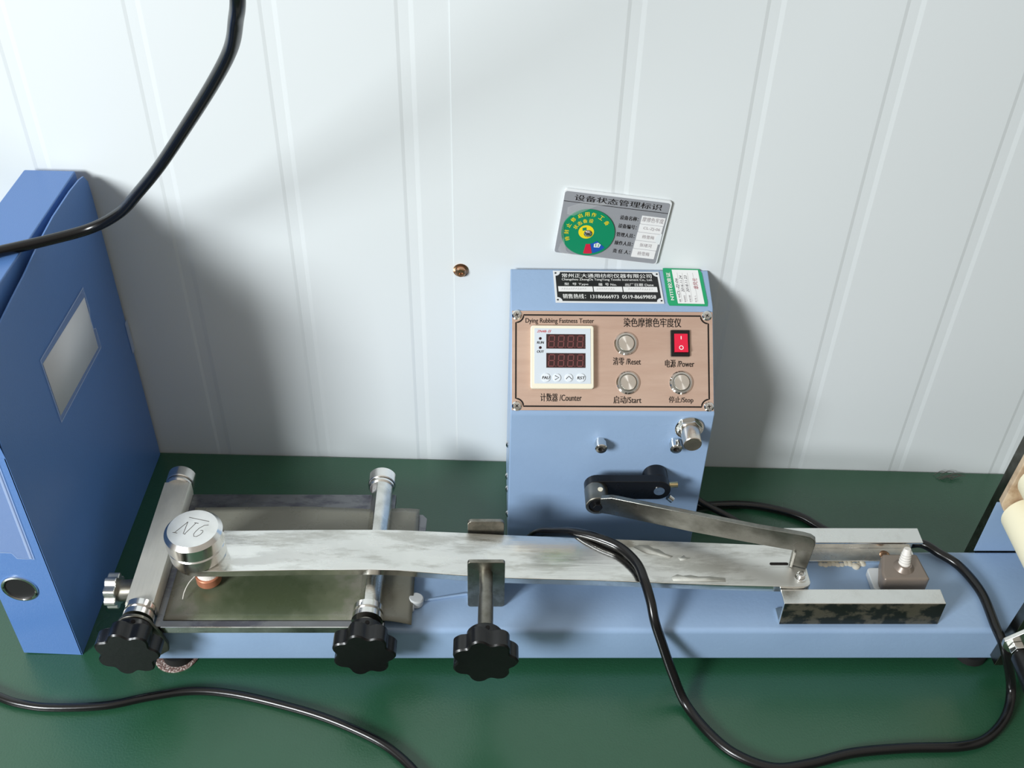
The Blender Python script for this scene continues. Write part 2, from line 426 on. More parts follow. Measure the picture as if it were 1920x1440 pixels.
s = Sh().box(-2.4, 2.4, -2.2, 0.8, -0.80, -0.75)
fl = obj('floor', s, 'floor'); fl['kind'] = 'structure'

tb = thing('table', 'long table with a glossy dark green rubber top against the white wall', 'table', (0, 0.45, -0.75))
s = Sh().box(-0.95, 1.05, -0.30, 0.3035, 0.722, 0.75); obj('tabletop', s, 'table', tb, bevel=0.002)
s = Sh()
for a, b in (((-0.9, -0.26), (1.0, -0.24)), ((-0.9, 0.26), (1.0, 0.28))): s.box(a[0], b[0], a[1], b[1], 0.66, 0.7215)
obj('apron', s, 'dull', tb)
for x in (-0.9, 0.96):
    for y in (-0.26, 0.24):
        s = Sh().box(x, x + 0.04, y, y + 0.04, 0.0, 0.66); obj('leg', s, 'dull', tb, bevel=0.002)

# ================================================================== FILE BOX
fb = thing('file_box', 'blue plastic document box standing upright at the left, white card in its side pocket', 'file box', (-0.363, 0.635, 0.0))
def L3(x, y, z): return (x + 0.363, y - 0.635, z)
FT = Matrix.Translation((0.363, -0.635, 0))
fx0, fx1, fy0, fy1 = -0.3868, -0.3400, 0.5166, 0.7505
# main shell: bottom, spine (front), left cover, top lid
s = Sh(FT); s.box(fx0, fx1 - 0.0065, fy0 + 0.0015, fy1 - 0.004, 0.002, 0.3100)
obj('case', s, 'file_blue', fb, bevel=0.0012)
# spine panel with the finger hole
ringc = (-0.3680, 0.0820)
s = Sh(FT)
outer = [(fx0, 0.0012), (fx1, 0.0), (fx1, 0.2185), (fx1 - 0.004, 0.262), (fx1 - 0.008, 0.309), (fx0, 0.309)]
n = 36
ci = [s.v((ringc[0] + 0.0125 * math.cos(2 * PI * k / n), fy0, ringc[1] + 0.0125 * math.sin(2 * PI * k / n))) for k in range(n)]
cb = [s.v((ringc[0] + 0.0125 * math.cos(2 * PI * k / n), fy0 + 0.0014, ringc[1] + 0.0125 * math.sin(2 * PI * k / n))) for k in range(n)]
ov = [s.v((x, fy0, z)) for x, z in outer]
edges = []
for i in range(n): edges.append(s.bm.edges.new((ci[i], ci[(i + 1) % n])))
for i in range(len(ov)): edges.append(s.bm.edges.new((ov[i], ov[(i + 1) % len(ov)])))
bmesh.ops.triangle_fill(s.bm, edges=edges, use_beauty=True)
for i in range(n): s.f([ci[i], ci[(i + 1) % n], cb[(i + 1) % n], cb[i]])
obj('spine', s, 'file_blue', fb)
s = Sh(FT); s.ringed((ringc[0], fy0 - 0.0015, ringc[1]), (0, 1, 0), [(0, 0.0122), (0.0004, 0.0135), (0.0017, 0.0138), (0.0017, 0.0118), (0.006, 0.0112), (0.0062, 0.0104), (0.0006, 0.0114)])
rg = obj('finger_ring', s, 'chrome', fb, label='metal finger ring')
s = Sh(FT); s.lathe((ringc[0], fy0 + 0.0003, ringc[1]), (0, 1, 0), [(0, 0.0112), (0.0008, 0.0112)])
obj('ring_recess', s, 'rubber', rg, label='dark hole inside the ring')
# side cover with the curved upper edge
prof = [(fy0, 0.0), (fy1, 0.0), (fy1, 0.285), (0.7495, 0.2990), (0.744, 0.3065), (0.735, 0.3085), (0.715, 0.3100), (0.678, 0.3100), (0.655, 0.3080), (0.6325, 0.3050), (0.612, 0.3018), (0.59, 0.2995), (0.567, 0.2965), (0.545, 0.288), (0.530, 0.272), (0.520, 0.248), (fy0, 0.2185)]
s = Sh(FT); s.prism(prof, (fx1 - 0.0014, 0, 0), (0, 1, 0), (0, 0, 1), (1, 0, 0), 0.0014)
cv = obj('side_cover', s, 'file_blue', fb, bevel=0.0003)
s = Sh(FT); s.box(fx0, fx1 - 0.0016, fy0 + 0.0016, fy1 - 0.004, 0.0002, 0.0018); obj('bottom', s, 'file_blue', fb)
# pocket on the cover
CF = FT @ frame((fx1, 0, 0), (0, 1, 0), (0, 0, 1))
s = Sh(); flat(s, CF, [(599.8, 183.8), (687.5, 180.4), (688.5, 229.8), (599.2, 234.4)], 0.0004)
card = obj('label_card', s, 'paper', cv, solid=0.0003, label='blank white card')
s = Sh(); flat(s, CF, [(596.8, 179.8), (692.0, 177.8), (691.5, 197), (687.2, 199.5), (687.2, 212), (690, 215.8), (689.9, 238.2), (596.4, 239.8)], 0.0007)
obj('label_pocket', s, 'pocket', cv, label='clear film pocket over the white card')
s = Sh()
stroke(s, CF, [(596.8, 179.8), (692.0, 177.8), (691.5, 197), (687.2, 199.5), (687.2, 212), (690, 215.8), (689.9, 238.2), (596.4, 239.8), (596.8, 179.8)], 1.2, 0.0009)
obj('pocket_weld', s, 'weld', cv)
s = Sh(); flat(s, CF, [(746.5, 127), (753.2, 127), (753.2, 161), (746.5, 161)], 0.0006)
obj('closure_tab', s, 'weld', cv, label='small clear tab at the rear edge')
# pocket on the spine
SF = FT @ frame((fx0, fy0, 0), (1, 0, 0), (0, 0, 1))
sp_ = obj('spine_pocket', (lambda s: (flat(s, SF, [(2.5, 122.5), (24, 122.5), (26.5, 116.5), (39, 116), (41.0, 228), (2.5, 228)], 0.0005), s)[1])(Sh()), 'pocket', fb, label='clear label pocket on the spine')
s = Sh(); stroke(s, SF, [(2.5, 123), (24, 123), (26.5, 117), (39, 116.4), (41, 228)], 0.5, 0.0007)
stroke(s, SF, [(36.6, 117), (38.6, 228)], 1.8, 0.00065)
obj('pocket_weld', s, 'weld', sp_)

# ================================================================== STATUS CARD ON THE WALL
sc_ = thing('status_card', 'small grey acrylic equipment status card with a green dial, tilted on the wall', 'sign', (0.0313, WY - 0.0012, 0.2408))
ang = math.radians(-6.2)
KF = frame((0, 0, 0), (math.cos(ang), 0, math.sin(ang)), (-math.sin(ang), 0, math.cos(ang)))   # normal -> -y
def kprism(poly, z0, t):
    s = Sh(); N = KF.to_3x3() @ Vector((0, 0, 1))
    s.prism([(x / 1000, y / 1000) for x, y in poly], KF @ Vector((0, 0, z0)), KF.to_3x3() @ Vector((1, 0, 0)), KF.to_3x3() @ Vector((0, 1, 0)), N, t); return s
obj('acrylic_back', kprism(rrect(0, 87, 1.6, 61.9, 2.5), 0.0, 0.0022), 'card_edge', sc_, bevel=0.0003)
obj('card_face', kprism(rrect(0.7, 85.6, 2.3, 60.2, 2.0), 0.0022, 0.0003), 'card_grey', sc_)
s = Sh()
put_text(s, '设备状态管理标识', KF, 9.0, 79.5, 52.9, 58.3, 0.0027, bold=0.012)
stroke(s, KF, [(0.8, 51.3), (85.4, 51.0)], 0.5, 0.0027)
for t, y, x0 in (('设备名称：', 42.0, 48.2), ('设备编号：', 34.2, 48.2), ('管理人员：', 26.0, 48.2), ('操作人员：', 18.0, 48.2)):
    put_text(s, t, KF, x0, 63.2, y - 1.5, y + 2.5, 0.0027, bold=0.02)
put_text(s, '责 任 人：', KF, 48.2, 62.6, 8.6, 12.5, 0.0027, bold=0.02)
obj('lettering', s, 'ink', sc_)
s = Sh()
for k, (y0, y1) in enumerate(((38.9, 46.4), (31.2, 38.5), (23.2, 30.8), (15.2, 22.8), (6.8, 14.8))):
    sx = k * -0.3
    p = kprism([(65.4 + sx, y0), (84.6 + sx, y0), (84.7 + sx, y1), (65.5 + sx, y1)], 0.0025, 0.0003)
    o = obj('name_slip', p, 'paper', sc_)
    s2 = Sh(); put_text(s2, ('摩擦色牢度', 'CL-ZJ-06', '杨雪梅', '张绪河', '杨雪梅')[k], KF, (66.3, 69, 70, 70, 70)[k] + sx, (83.8, 82.8, 80, 80, 80)[k] + sx, y0 + 2.2, y1 - (0.8 if k == 0 else 2.0), 0.0029)
    obj('handwriting', s2, 'faint', o)
dc = (24.9, 25.0)
o = obj('dial', kprism(circle(dc[0], dc[1], 21.8, 64), 0.0025, 0.0012), 'disc', sc_, bevel=0.0002, label='green rotating dial with yellow writing')
s = Sh()
words_o = '停封止封备启工作' ; words = ['停', '封', '止', '待', '启', '工', '作', '工', '备']
for k, a in enumerate((205, 184, 163, 142, 121, 102, 84, 62, 40)):
    r = 17.6; c_ = (dc[0] + r * math.cos(math.radians(a)), dc[1] + r * math.sin(math.radians(a)))
    put_text(s, '待封止修启用作工备'[k], KF, c_[0] - 1.9, c_[0] + 1.9, c_[1] - 1.9, c_[1] + 1.9, 0.0039, rot=math.radians(a - 90), bold=0.02)
for k, a in enumerate((158, 135, 111, 87)):
    r = 11.6; c_ = (dc[0] + r * math.cos(math.radians(a)), dc[1] + r * math.sin(math.radians(a)))
    put_text(s, '状态备设'[k], KF, c_[0] - 1.8, c_[0] + 1.8, c_[1] - 1.8, c_[1] + 1.8, 0.0039, rot=math.radians(a - 90), bold=0.02)
flat(s, KF, circle(dc[0] - 1.6, dc[1] + 0.8, 6.3), 0.00385)
obj('yellow_print', s, 'yellow', o)
s = Sh()
flat(s, KF, circle(dc[0], dc[1], 10.5, 8, 290, 323) + circle(dc[0], dc[1], 19.8, 8, 290, 323)[::-1], 0.0039)
obj('blue_segment', s, 'blue_print', o, label='blue segment of the dial')
s = Sh()
flat(s, KF, circle(dc[0], dc[1], 10.5, 6, 270, 289) + circle(dc[0], dc[1], 19.8, 6, 268, 289)[::-1], 0.0039)
obj('red_segment', s, 'red_print', o, label='red segment of the dial')
s = Sh(); flat(s, KF, [(31.9, 12.3), (36.3, 12.6), (37.2, 15.4), (34.6, 17.0), (31.6, 15.4)], 0.0040)
obj('segment_emblem', s, 'white_print', o, label='white emblem on the blue segment')
s = Sh(); put_text(s, '日', KF, 32.8, 35.8, 13.1, 15.8, 0.0041, bold=0.03)
flat(s, KF, [(20.3, 26.6), (23.2, 27.6), (22.6, 30.3), (19.6, 29.2)], 0.0041)
obj('emblem_print', s, 'disc', o)
s = Sh(); cR = KF @ Vector((dc[0] / 1000, (dc[1] - 0.3) / 1000, 0.0037)); N = KF.to_3x3() @ Vector((0, 0, 1))
s.lathe(cR, N, [(0, 0.0034), (0.0006, 0.0034), (0.0006, 0.0026), (0.0012, 0.0028), (0.0024, 0.0018), (0.0027, 0.0006)], 24)
obj('rivet', s, 'chrome', sc_)
s = Sh(); pts = rrect(2, 50, 0.5, 47, 3)
flat(s, KF, [(4.5, 47.2), (16, 53.5), (33, 55.5), (35.5, 53.5), (27, 51.0), (10.5, 40), (5, 41)], 0.0050)
flat(s, KF, [(3, 38), (6, 20), (3, 6), (9, 1.5), (16, 3.4), (10, 6), (6.2, 18)], 0.0048)
obj('clear_film', s, 'film', sc_, label='curling clear protective film')
s = Sh(); flat(s, KF, circle(85.6, 26.5, 5.2, 20, 95, 265), 0.0029)
obj('thumb_notch', s, 'card_edge', sc_)

# wall screw
s = Sh(); s.lathe((0, 0, 0), (0, -1, 0), [(0, 0.0066), (0.0008, 0.0066), (0.0012, 0.0048), (0.0042, 0.0044), (0.0050, 0.0036), (0.0051, 0.0016), (0.0040, 0.0012)], 24)
o = obj('wall_screw', s, 'bronze'); o.location = (-0.0455, WY - 0.0002, 0.2205)
o['label'] = 'single bronze-coloured round screw head in the wall left of the status card'; o['category'] = 'screw'

# ================================================================== RUBBING TESTER
A = math.radians(1.78)
O = Vector((0.0, 0.5149, 0.0))
MT = Matrix.Translation(O) @ Matrix.Rotation(A, 4, 'Z')
mc = thing('rubbing_tester', 'light blue rubbing fastness tester, long base with a control box and steel rubbing arm', 'testing machine', O, A)
P = mc
# --- base
bm_prof = rrect(0.0, 0.0827, 0.0095, 0.0475, 0.0042, 6)
s = Sh(); s.prism(bm_prof, (-0.276, 0, 0), (0, 1, 0), (0, 0, 1), (1, 0, 0), 0.276 + 0.440)
base = obj('base', s, 'blue', P, smooth=30)
for x, y in ((-0.262, 0.012), (-0.262, 0.071), (0.381, 0.012), (0.381, 0.071)):
    s = Sh(); s.lathe((x, y, 0.0), (0, 0, 1), [(0, 0.0115), (0.0015, 0.0128), (0.0095, 0.0128)], 28)
    obj('foot', s, 'rubber', P)
s = Sh(); s.lathe((-0.2640, 0.0130, 0.0001), (0, 0, 1), [(0, 0.0180), (0.0010, 0.0180), (0.0016, 0.0172)], 36)  # thin disc on the table; its speckled brown colour paints a reflection
obj('foot_reflection', s, 'speckle', P, label='speckled brown disc under the left foot, a reflection put into colour')
# raised dent lines / ridge on the base
s = Sh(); s.prism([(-0.0646, 0.0275), (-0.0300, 0.0343), (-0.0300, 0.0364), (-0.0646, 0.0296)], (0, 0, 0.0474), (1, 0, 0), (0, 1, 0), (0, 0, 1), 0.0022)
obj('weld_ridge', s, 'blue', base, bevel=0.0008)

# --- control housing
s = Sh(); hp = [(0.1328, 0.0), (0.1328, 0.1520), (0.1334, 0.1548), (0.1925, 0.2135), (0.1958, 0.2163), (0.2320, 0.2275), (0.2338, 0.2268), (0.2340, 0.0)]
s.prism(hp, (0.0035, 0, 0), (0, 1, 0), (0, 0, 1), (1, 0, 0), 0.1655)
hs = obj('control_housing', s, 'blue', P, bevel=0.0016, seg=3)
for y, z in ((0.180, 0.077), (0.180, 0.037), (0.165, 0.036), (0.140, 0.030)):
    s = Sh(); s.lathe((0.0036, y, z), (-1, 0, 0), [(0, 0.0032), (0.0008, 0.0032), (0.0018, 0.0022), (0.0022, 0.001)], 16)
    obj('side_screw', s, 'chrome', hs)
PF = frame((0.0035, 0.1328, 0.1538), (1, 0, 0), (0, 1, 1))
def pprism(poly, z0, t, F=PF):
    s = Sh(); R3 = F.to_3x3()
    s.prism([(x / 1000, y / 1000) for x, y in poly], F @ Vector((0, 0, z0)), R3 @ Vector((1, 0, 0)), R3 @ Vector((0, 1, 0)), R3 @ Vector((0, 0, 1)), t); return s
def plathe(cx, cy, z0, prof, n=32, F=PF):
    return Sh().lathe(F @ Vector((cx / 1000, cy / 1000, z0)), F.to_3x3() @ Vector((0, 0, 1)), prof, n)
pl = obj('control_panel', pprism([(1.1, 3.4), (164.7, 3.4), (164.7, 84.4), (1.1, 84.4)], 0.0002, 0.0010), 'copper_plate', P, bevel=0.0002, label='rose-coloured metal control panel')
for cx, cy, a in ((4.9, 80.9, 20), (159.9, 81.2, 60), (160.6, 7.0, 10), (5.1, 6.8, 45)):
    q = obj('panel_screw', plathe(cx, cy, 0.0012, [(0, 0.0040), (0.0005, 0.0040), (0.0016, 0.0030), (0.0020, 0.0012)], 24), 'chrome', pl)
for cx, cy, a in ((4.9, 80.9, 20), (159.9, 81.2, 60), (160.6, 7.0, 10), (5.1, 6.8, 45)):
    s = Sh()
    for b in (a, a + 90):
        dx, dy = 1.6 * math.cos(math.radians(b)), 1.6 * math.sin(math.radians(b))
        stroke(s, PF, [(cx - dx, cy - dy), (cx + dx, cy + dy)], 0.7, 0.00325)
    obj('screw_slot', s, 'ink', pl)
s = Sh(); rr = 6.2; x0, x1, y0, y1 = 4.2, 161.0, 6.7, 81.0
path = []
for cx, cy, a0, a1 in ((x1, y1, 270, 180), (x0, y1, 360, 270), (x0, y0, 90, 0), (x1, y0, 180, 90)):
    path += [(cx + rr * math.cos(math.radians(a0 + (a1 - a0) * k / 8)), cy + rr * math.sin(math.radians(a0 + (a1 - a0) * k / 8))) for k in range(9)]
path.append(path[0])
stroke(s, PF, path, 1.2, 0.0014)
obj('border_line', s, 'ink', pl)
for tx, *q in (('Dying Rubbing Fastness Tester', 12.0, 67.6, 73.4, 78.4, 0.0014), ('染色摩擦色牢度仪', 91.9, 138.8, 71.7, 79.2, 0.0014), ('计数器 /Counter', 24.1, 57.4, 10.6, 17.2, 0.0014), ('清零 /Reset', 83.0, 105.6, 40.4, 46.8, 0.0014), ('电源 /Power', 125.4, 149.1, 38.8, 45.2, 0.0014), ('启动/Start', 83.2, 105.8, 9.2, 15.4, 0.0014), ('停止/Stop', 128.2, 148.0, 9.2, 15.2, 0.0014)):
    s = Sh(); put_text(s, tx, PF, *q, bold=0.012); obj('panel_lettering', s, 'ink', pl)
# counter
ct = obj('counter', pprism(rrect(15.8, 67.0, 20.4, 71.8, 2.2), 0.0012, 0.0058), 'cream', P, bevel=0.0010, label='square cream counter bezel')
obj('counter_face', pprism([(18.9, 24.6), (64.4, 24.6), (64.2, 69.3), (18.9, 69.3)], 0.0069, 0.0004), 'face_grey', ct, label='pale grey counter face')
for v0, v1 in ((52.8, 64.6), (37.4, 49.2)):
    obj('display_window', pprism([(28.5, v0), (60.0, v0), (60.0, v1), (28.5, v1)], 0.0071, 0.0005), 'display', ct, label='dark display window')
s = Sh(); segs = {'3': 'abgcd', '5': 'afgcd', '6': 'afgedc', '8': 'abcdefg', '4': 'fgbc', '9': 'abcdfg', 'p': 'abfgec'}
SEG = {'a': ((0, 1), (1, 1)), 'b': ((1, 1), (1, .5)), 'c': ((1, .5), (1, 0)), 'd': ((0, 0), (1, 0)), 'e': ((0, 0), (0, .5)), 'f': ((0, .5), (0, 1)), 'g': ((0, .5), (1, .5))}
for v0 in (54.0, 38.6):
    for k in range(4):
        ux = 30.2 + 7.7 * k
        for g in 'abcdefg':
            (ax, ay), (bx_, by) = SEG[g]
            p0 = Vector((ux + ax * 4.4 + ay * 0.7, v0 + ay * 9.2)); p1 = Vector((ux + bx_ * 4.4 + by * 0.7, v0 + by * 9.2))
            d = (p1 - p0).normalized() * 0.35
            stroke(s, PF, [tuple(p0 + d), tuple(p1 - d)], 0.75, 0.0077)
        flat(s, PF, circle(ux + 5.9, v0 + 0.1, 0.4, 8), 0.0077)
obj('digit_segments', s, 'digit', ct, label='unlit seven-segment digits')
for cx, wd in ((28.2, 3.6), (37.0, 3.3), (46.6, 3.3), (56.4, 3.6)):
    q = obj('key', plathe(cx, 29.3, 0.0072, [(0, wd / 1000), (0.0006, wd / 1000), (0.0010, (wd - 0.5) / 1000)], 28), 'key', ct)
s = Sh()
put_text(s, 'PAU', PF, 25.0, 31.2, 28.0, 30.4, 0.0084, shear=0.2, bold=0.03)
put_text(s, 'RST', PF, 53.2, 59.6, 28.0, 30.4, 0.0084, shear=0.2, bold=0.03)
stroke(s, PF, [(35.4, 31.0), (38.6, 29.3), (35.4, 27.6)], 0.5, 0.0084)
stroke(s, PF, [(44.3, 28.2), (46.6, 30.5), (48.9, 28.2)], 0.5, 0.0084)
put_text(s, 'RUN', PF, 21.0, 26.6, 56.7, 58.7, 0.0075, shear=0.15, bold=0.03)
put_text(s, 'OUT', PF, 21.0, 26.6, 49.4, 51.4, 0.0075, shear=0.15, bold=0.03)
obj('counter_lettering', s, 'ink', ct)
s = Sh(); put_text(s, 'ZN48-', PF, 21.0, 29.2, 65.9, 67.8, 0.0075, shear=0.2, bold=0.02); put_text(s, 'II', PF, 29.8, 32.4, 65.8, 68.0, 0.0075, shear=0.3)
obj('type_lettering', s, 'red_text', ct)
for cy in (61.0, 53.6):
    obj('indicator_led', plathe(23.6, cy, 0.0072, [(0, 0.0011), (0.0004, 0.0011), (0.0008, 0.0006)], 16), 'led', ct)
# push buttons
for cx, cy, lb in ((93.6, 58.0, 'reset push button, upper of the steel buttons'), (95.1, 26.2, 'start push button, lower left steel button'), (138.3, 26.4, 'stop push button, lower right steel button')):
    b_ = obj('push_button', plathe(cx, cy, 0.0012, [(0, 0.0096), (0.0008, 0.0096), (0.0022, 0.0084), (0.0024, 0.0072), (0.0016, 0.0070)], 48), 'chrome', P, label=lb)
    obj('gap_ring', plathe(cx, cy, 0.0030, [(0, 0.0071), (0.0004, 0.0071), (0.0005, 0.0064)], 48), 'dull', b_, label='dark gap around the button cap')
    q = obj('button_cap', Sh().lathe((0, 0, 0.0014), (0, 0, 1), [(0, 0.0063), (0.0029, 0.0063), (0.0032, 0.0060), (0.0032, 0.0030), (0.00322, 0.0001)], 48), 'radial', b_)
    q.matrix_local = PF @ Matrix.Translation((cx / 1000, cy / 1000, 0))
# rocker switch
rk = obj('rocker_switch', pprism(rrect(129.9, 145.4, 47.6, 69.2, 0.6), 0.0012, 0.0022), 'black', P, bevel=0.0007, label='black power switch frame')
s = Sh(); R3 = PF.to_3x3()
s.prism([(50.8 / 1000, 0.003), (66.2 / 1000, 0.003), (66.2 / 1000, 0.0036), (58.8 / 1000, 0.0046), (50.8 / 1000, 0.0064)], PF @ Vector((0.1327, 0, 0)), R3 @ Vector((0, 1, 0)), R3 @ Vector((0, 0, 1)), R3 @ Vector((1, 0, 0)), 0.0110)
obj('rocker', s, 'switch_red', rk, bevel=0.0004, label='red rocker')
s = Sh()
RF1 = frame(PF @ Vector((0, 58.8 / 1000, 0.0046)), (1, 0, 0), R3 @ Vector((0, 7.4, -1.0)))
RF2 = frame(PF @ Vector((0, 58.8 / 1000, 0.0046)), (1, 0, 0), R3 @ Vector((0, 8.0, -1.8)))
stroke(s, RF1, [(138.2, 2.6), (138.2, 5.4)], 0.7, 0.00012)
stroke(s, RF2, circle(138.0, -4.4, 1.55, 24) + [circle(138.0, -4.4, 1.55, 24)[0]], 0.6, 0.00012)
obj('switch_marks', s, 'white_print', rk)

# --- nameplate and sticker on the sloping top
sl = math.atan2(0.2275 - 0.216, 0.232 - 0.195)
TF = frame((0.0035, 0.195, 0.216), (1, 0, 0), (0, math.cos(sl), math.sin(sl)))
for fr in (TF,): pass
npl = obj('nameplate', pprism([(36.6, 3.9), (125.6, 3.6), (123.6, 36.6), (35.3, 37.0)], 0.0003, 0.0006, TF), 'silver_label', P, label='black and silver maker nameplate')
s = Sh()
def lerp4(u, v):   # bilinear in nameplate
    a, b, c, d = Vector((36.6, 3.9)), Vector((125.6, 3.6)), Vector((123.6, 36.6)), Vector((35.3, 37.0))
    p = a * (1 - u) * (1 - v) + b * u * (1 - v) + c * u * v + d * (1 - u) * v; return (p.x, p.y)
pts = []
for (cu_, cv_, a0, a1) in ((1, 1, 270, 180), (0, 1, 360, 270), (0, 0, 90, 0), (1, 0, 180, 90)):
    for k in range(7):
        t = math.radians(a0 + (a1 - a0) * k / 6)
        uu = 0.02 + 0.96 * cu_ + 0.045 * math.cos(t); vv = 0.045 + 0.91 * cv_ + 0.12 * math.sin(t)
        uu = min(max(uu, 0.02), 0.98); vv = min(max(vv, 0.045), 0.955)
        pts.append(lerp4(uu, vv))
flat(s, TF, pts, 0.00105)
fld = obj('black_field', s, 'black_label', npl)
s = Sh()
put_text(s, '常州正大通用纺织仪器有限公司', TF, 42.6, 117.2, 29.6, 33.9, 0.0012, bold=0.012)
put_text(s, 'Changzhou ZhengDa TongYong Textile Instrument Co,. Ltd.', TF, 42.4, 117.6, 26.0, 28.9, 0.0012, bold=0.01)
put_text(s, '型  号 Type', TF, 44.4, 64.2, 21.2, 24.2, 0.0012, bold=0.01)
put_text(s, '编  号 No.', TF, 72.6, 87.6, 21.2, 24.2, 0.0012, bold=0.01)
put_text(s, '出厂日期 Date', TF, 94.7, 118.2, 21.0, 24.0, 0.0012, bold=0.01)
put_text(s, '销售热线：13186666973  0519-86699858', TF, 42.6, 119.2, 7.8, 12.6, 0.0012, bold=0.012)
obj('nameplate_lettering', s, 'white_print', npl)
for (a, b) in ((39.4, 67.8), (68.6, 92.2), (93.0, 121.2)):
    s = Sh(); flat(s, TF, [(a, 15.0), (b, 15.0), (b - 0.3, 20.4), (a - 0.3, 20.4)], 0.0012); q = obj('blank_field', s, 'paper', npl)
s = Sh()
for a, b in ((42, 61), (71, 86), (97, 117)):
    x = a
    while x < b:
        stroke(s, TF, [(x, 16.6 + random.random()), (x + 0.7, 18.6 + random.random() * 0.6), (x + 1.1, 16.8 + random.random())], 0.18, 0.00135); x += 1.9
obj('faint_stamping', s, 'faint', npl)
for u, v in ((0.022, 0.08), (0.978, 0.08), (0.022, 0.92), (0.978, 0.92)):
    s = Sh(); flat(s, TF, circle(*lerp4(u, v), 0.8, 12), 0.0012); obj('rivet_hole', s, 'ink', npl)
stk = obj('calibration_sticker', pprism([(129.8, 2.0), (161.0, 1.5), (161.6, 6), (159.9, 36), (158.0, 40.2), (127.6, 41.0), (127.4, 38), (128.6, 5)], 0.0002, 0.0003, TF), 'green_label', P, label='green and white calibration sticker')
s = Sh(); flat(s, TF, [(136.9, 4.0), (158.8, 3.6), (156.8, 39.0), (134.8, 39.4)], 0.0006); wp = obj('white_panel', s, 'paper', stk)
s = Sh(); put_text(s, 'NTIT校准证', TF, 117.5, 146.5, 20.0, 23.6, 0.0007, rot=PI / 2 + 0.045, bold=0.03); obj('sticker_lettering', s, 'white_print', stk)
s = Sh()
for k, x in enumerate((138.8, 143.0, 147.3, 151.8)):
    put_text(s, ('编 号', '有效期至', '校准日期', '校 准 人')[k], TF, x - 3.4, x + 3.6, 8.0, 9.6, 0.0007, rot=PI / 2 + 0.045)
    stroke(s, TF, [(x + 1.8, 6), (x + 0.2, 36)], 0.12, 0.0007)
obj('sticker_small_print', s, 'faint', stk)
s = Sh()
put_text(s, 'CL-ZJ-06', TF, 129.6, 147.2, 20.0, 22.6, 0.0007, rot=PI / 2 + 0.045, shear=0.3)
put_text(s, '2016.11.24', TF, 133.2, 150.6, 23.3, 25.5, 0.0007, rot=PI / 2 + 0.045, shear=0.3)
put_text(s, '2018.11.23', TF, 137.2, 154.8, 23.3, 25.5, 0.0007, rot=PI / 2 + 0.045, shear=0.3)
obj('sticker_handwriting', s, 'hand', stk)
s = Sh(); put_text(s, '章风元', TF, 147.4, 159.2, 22.5, 26.5, 0.0007, rot=PI / 2 + 0.045, shear=0.2); obj('red_signature', s, 'red_hand', stk)

# --- hardware on the front of the housing
YF = 0.1328
def fl_lathe(x, z, prof, n=32, y=YF): return Sh().lathe((x, y, z), (0, -1, 0), prof, n)
nut = Sh().prism([(0.0105 * math.cos(math.radians(60 * k + 12)), 0.0105 * math.sin(math.radians(60 * k + 12))) for k in range(6)], (0.1500, YF - 0.0010, 0.1405), (1, 0, 0), (0, 0, 1), (0, -1, 0), 0.0035)
o = obj('speed_knob', fl_lathe(0.1500, 0.1405, [(0.004, 0.0075), (0.0065, 0.0080), (0.0200, 0.0073), (0.0205, 0.0068)]), 'alu', P, label='small turned metal knob at the upper right of the housing')
obj('washer', fl_lathe(0.1500, 0.1405, [(0, 0.0118), (0.0012, 0.0118), (0.0012, 0.0060)]), 'chrome', o)
obj('hex_nut', nut, 'chrome', o, bevel=0.0006)
for x in (0.0783, 0.1400):
    q = obj('socket_screw', fl_lathe(x, 0.1252, [(0, 0.0042), (0.0030, 0.0042), (0.0031, 0.0050), (0.0095, 0.0050), (0.0102, 0.0044), (0.0102, 0.0026), (0.0080, 0.0024)], 24), 'chrome', P)
    obj('hex_socket', fl_lathe(x, 0.1252, [(0.0081, 0.0025), (0.0083, 0.0025)], 6), 'ink', q)
# crank
ZC = 0.0880
s = Sh(); s.lathe((0.1272, YF, ZC), (0, -1, 0), [(0, 0.0105), (0.0125, 0.0105)], 36)
ck = obj('crank_hub', s, 'black_metal', P, bevel=0.0005, label='black crank hub')
def slot(xa, xb, z, r, n=14):
    return [(xb + r * math.cos(math.radians(-90 + 180 * k / n)), z + r * math.sin(math.radians(-90 + 180 * k / n))) for k in range(n + 1)] + \
           [(xa + r * math.cos(math.radians(90 + 180 * k / n)), z + r * math.sin(math.radians(90 + 180 * k / n))) for k in range(n + 1)]
s = Sh(); s.prism(slot(0.0765, 0.1278, ZC, 0.0104), (0, 0.1205, 0), (1, 0, 0), (0, 0, 1), (0, -1, 0), 0.0085)
ca = obj('crank_arm', s, 'black_metal', P, bevel=0.0006, label='black crank arm')
obj('crank_screw', fl_lathe(0.1285, ZC, [(-0.001, 0.0046), (0.0006, 0.0046), (0.0006, 0.0030), (0.0004, 0.0018)], 28, 0.112), 'chrome', ca)
s = Sh().cyl((0.1375, 0.1175, 0.0895), (0.1445, 0.1175, 0.0900), 0.0024, 16); obj('set_screw', s, 'brass', ca)
s = Sh().cyl((0.1370, 0.1130, 0.0800), (0.1408, 0.1120, 0.0770), 0.0028, 16); obj('set_screw', s, 'chrome', ca)
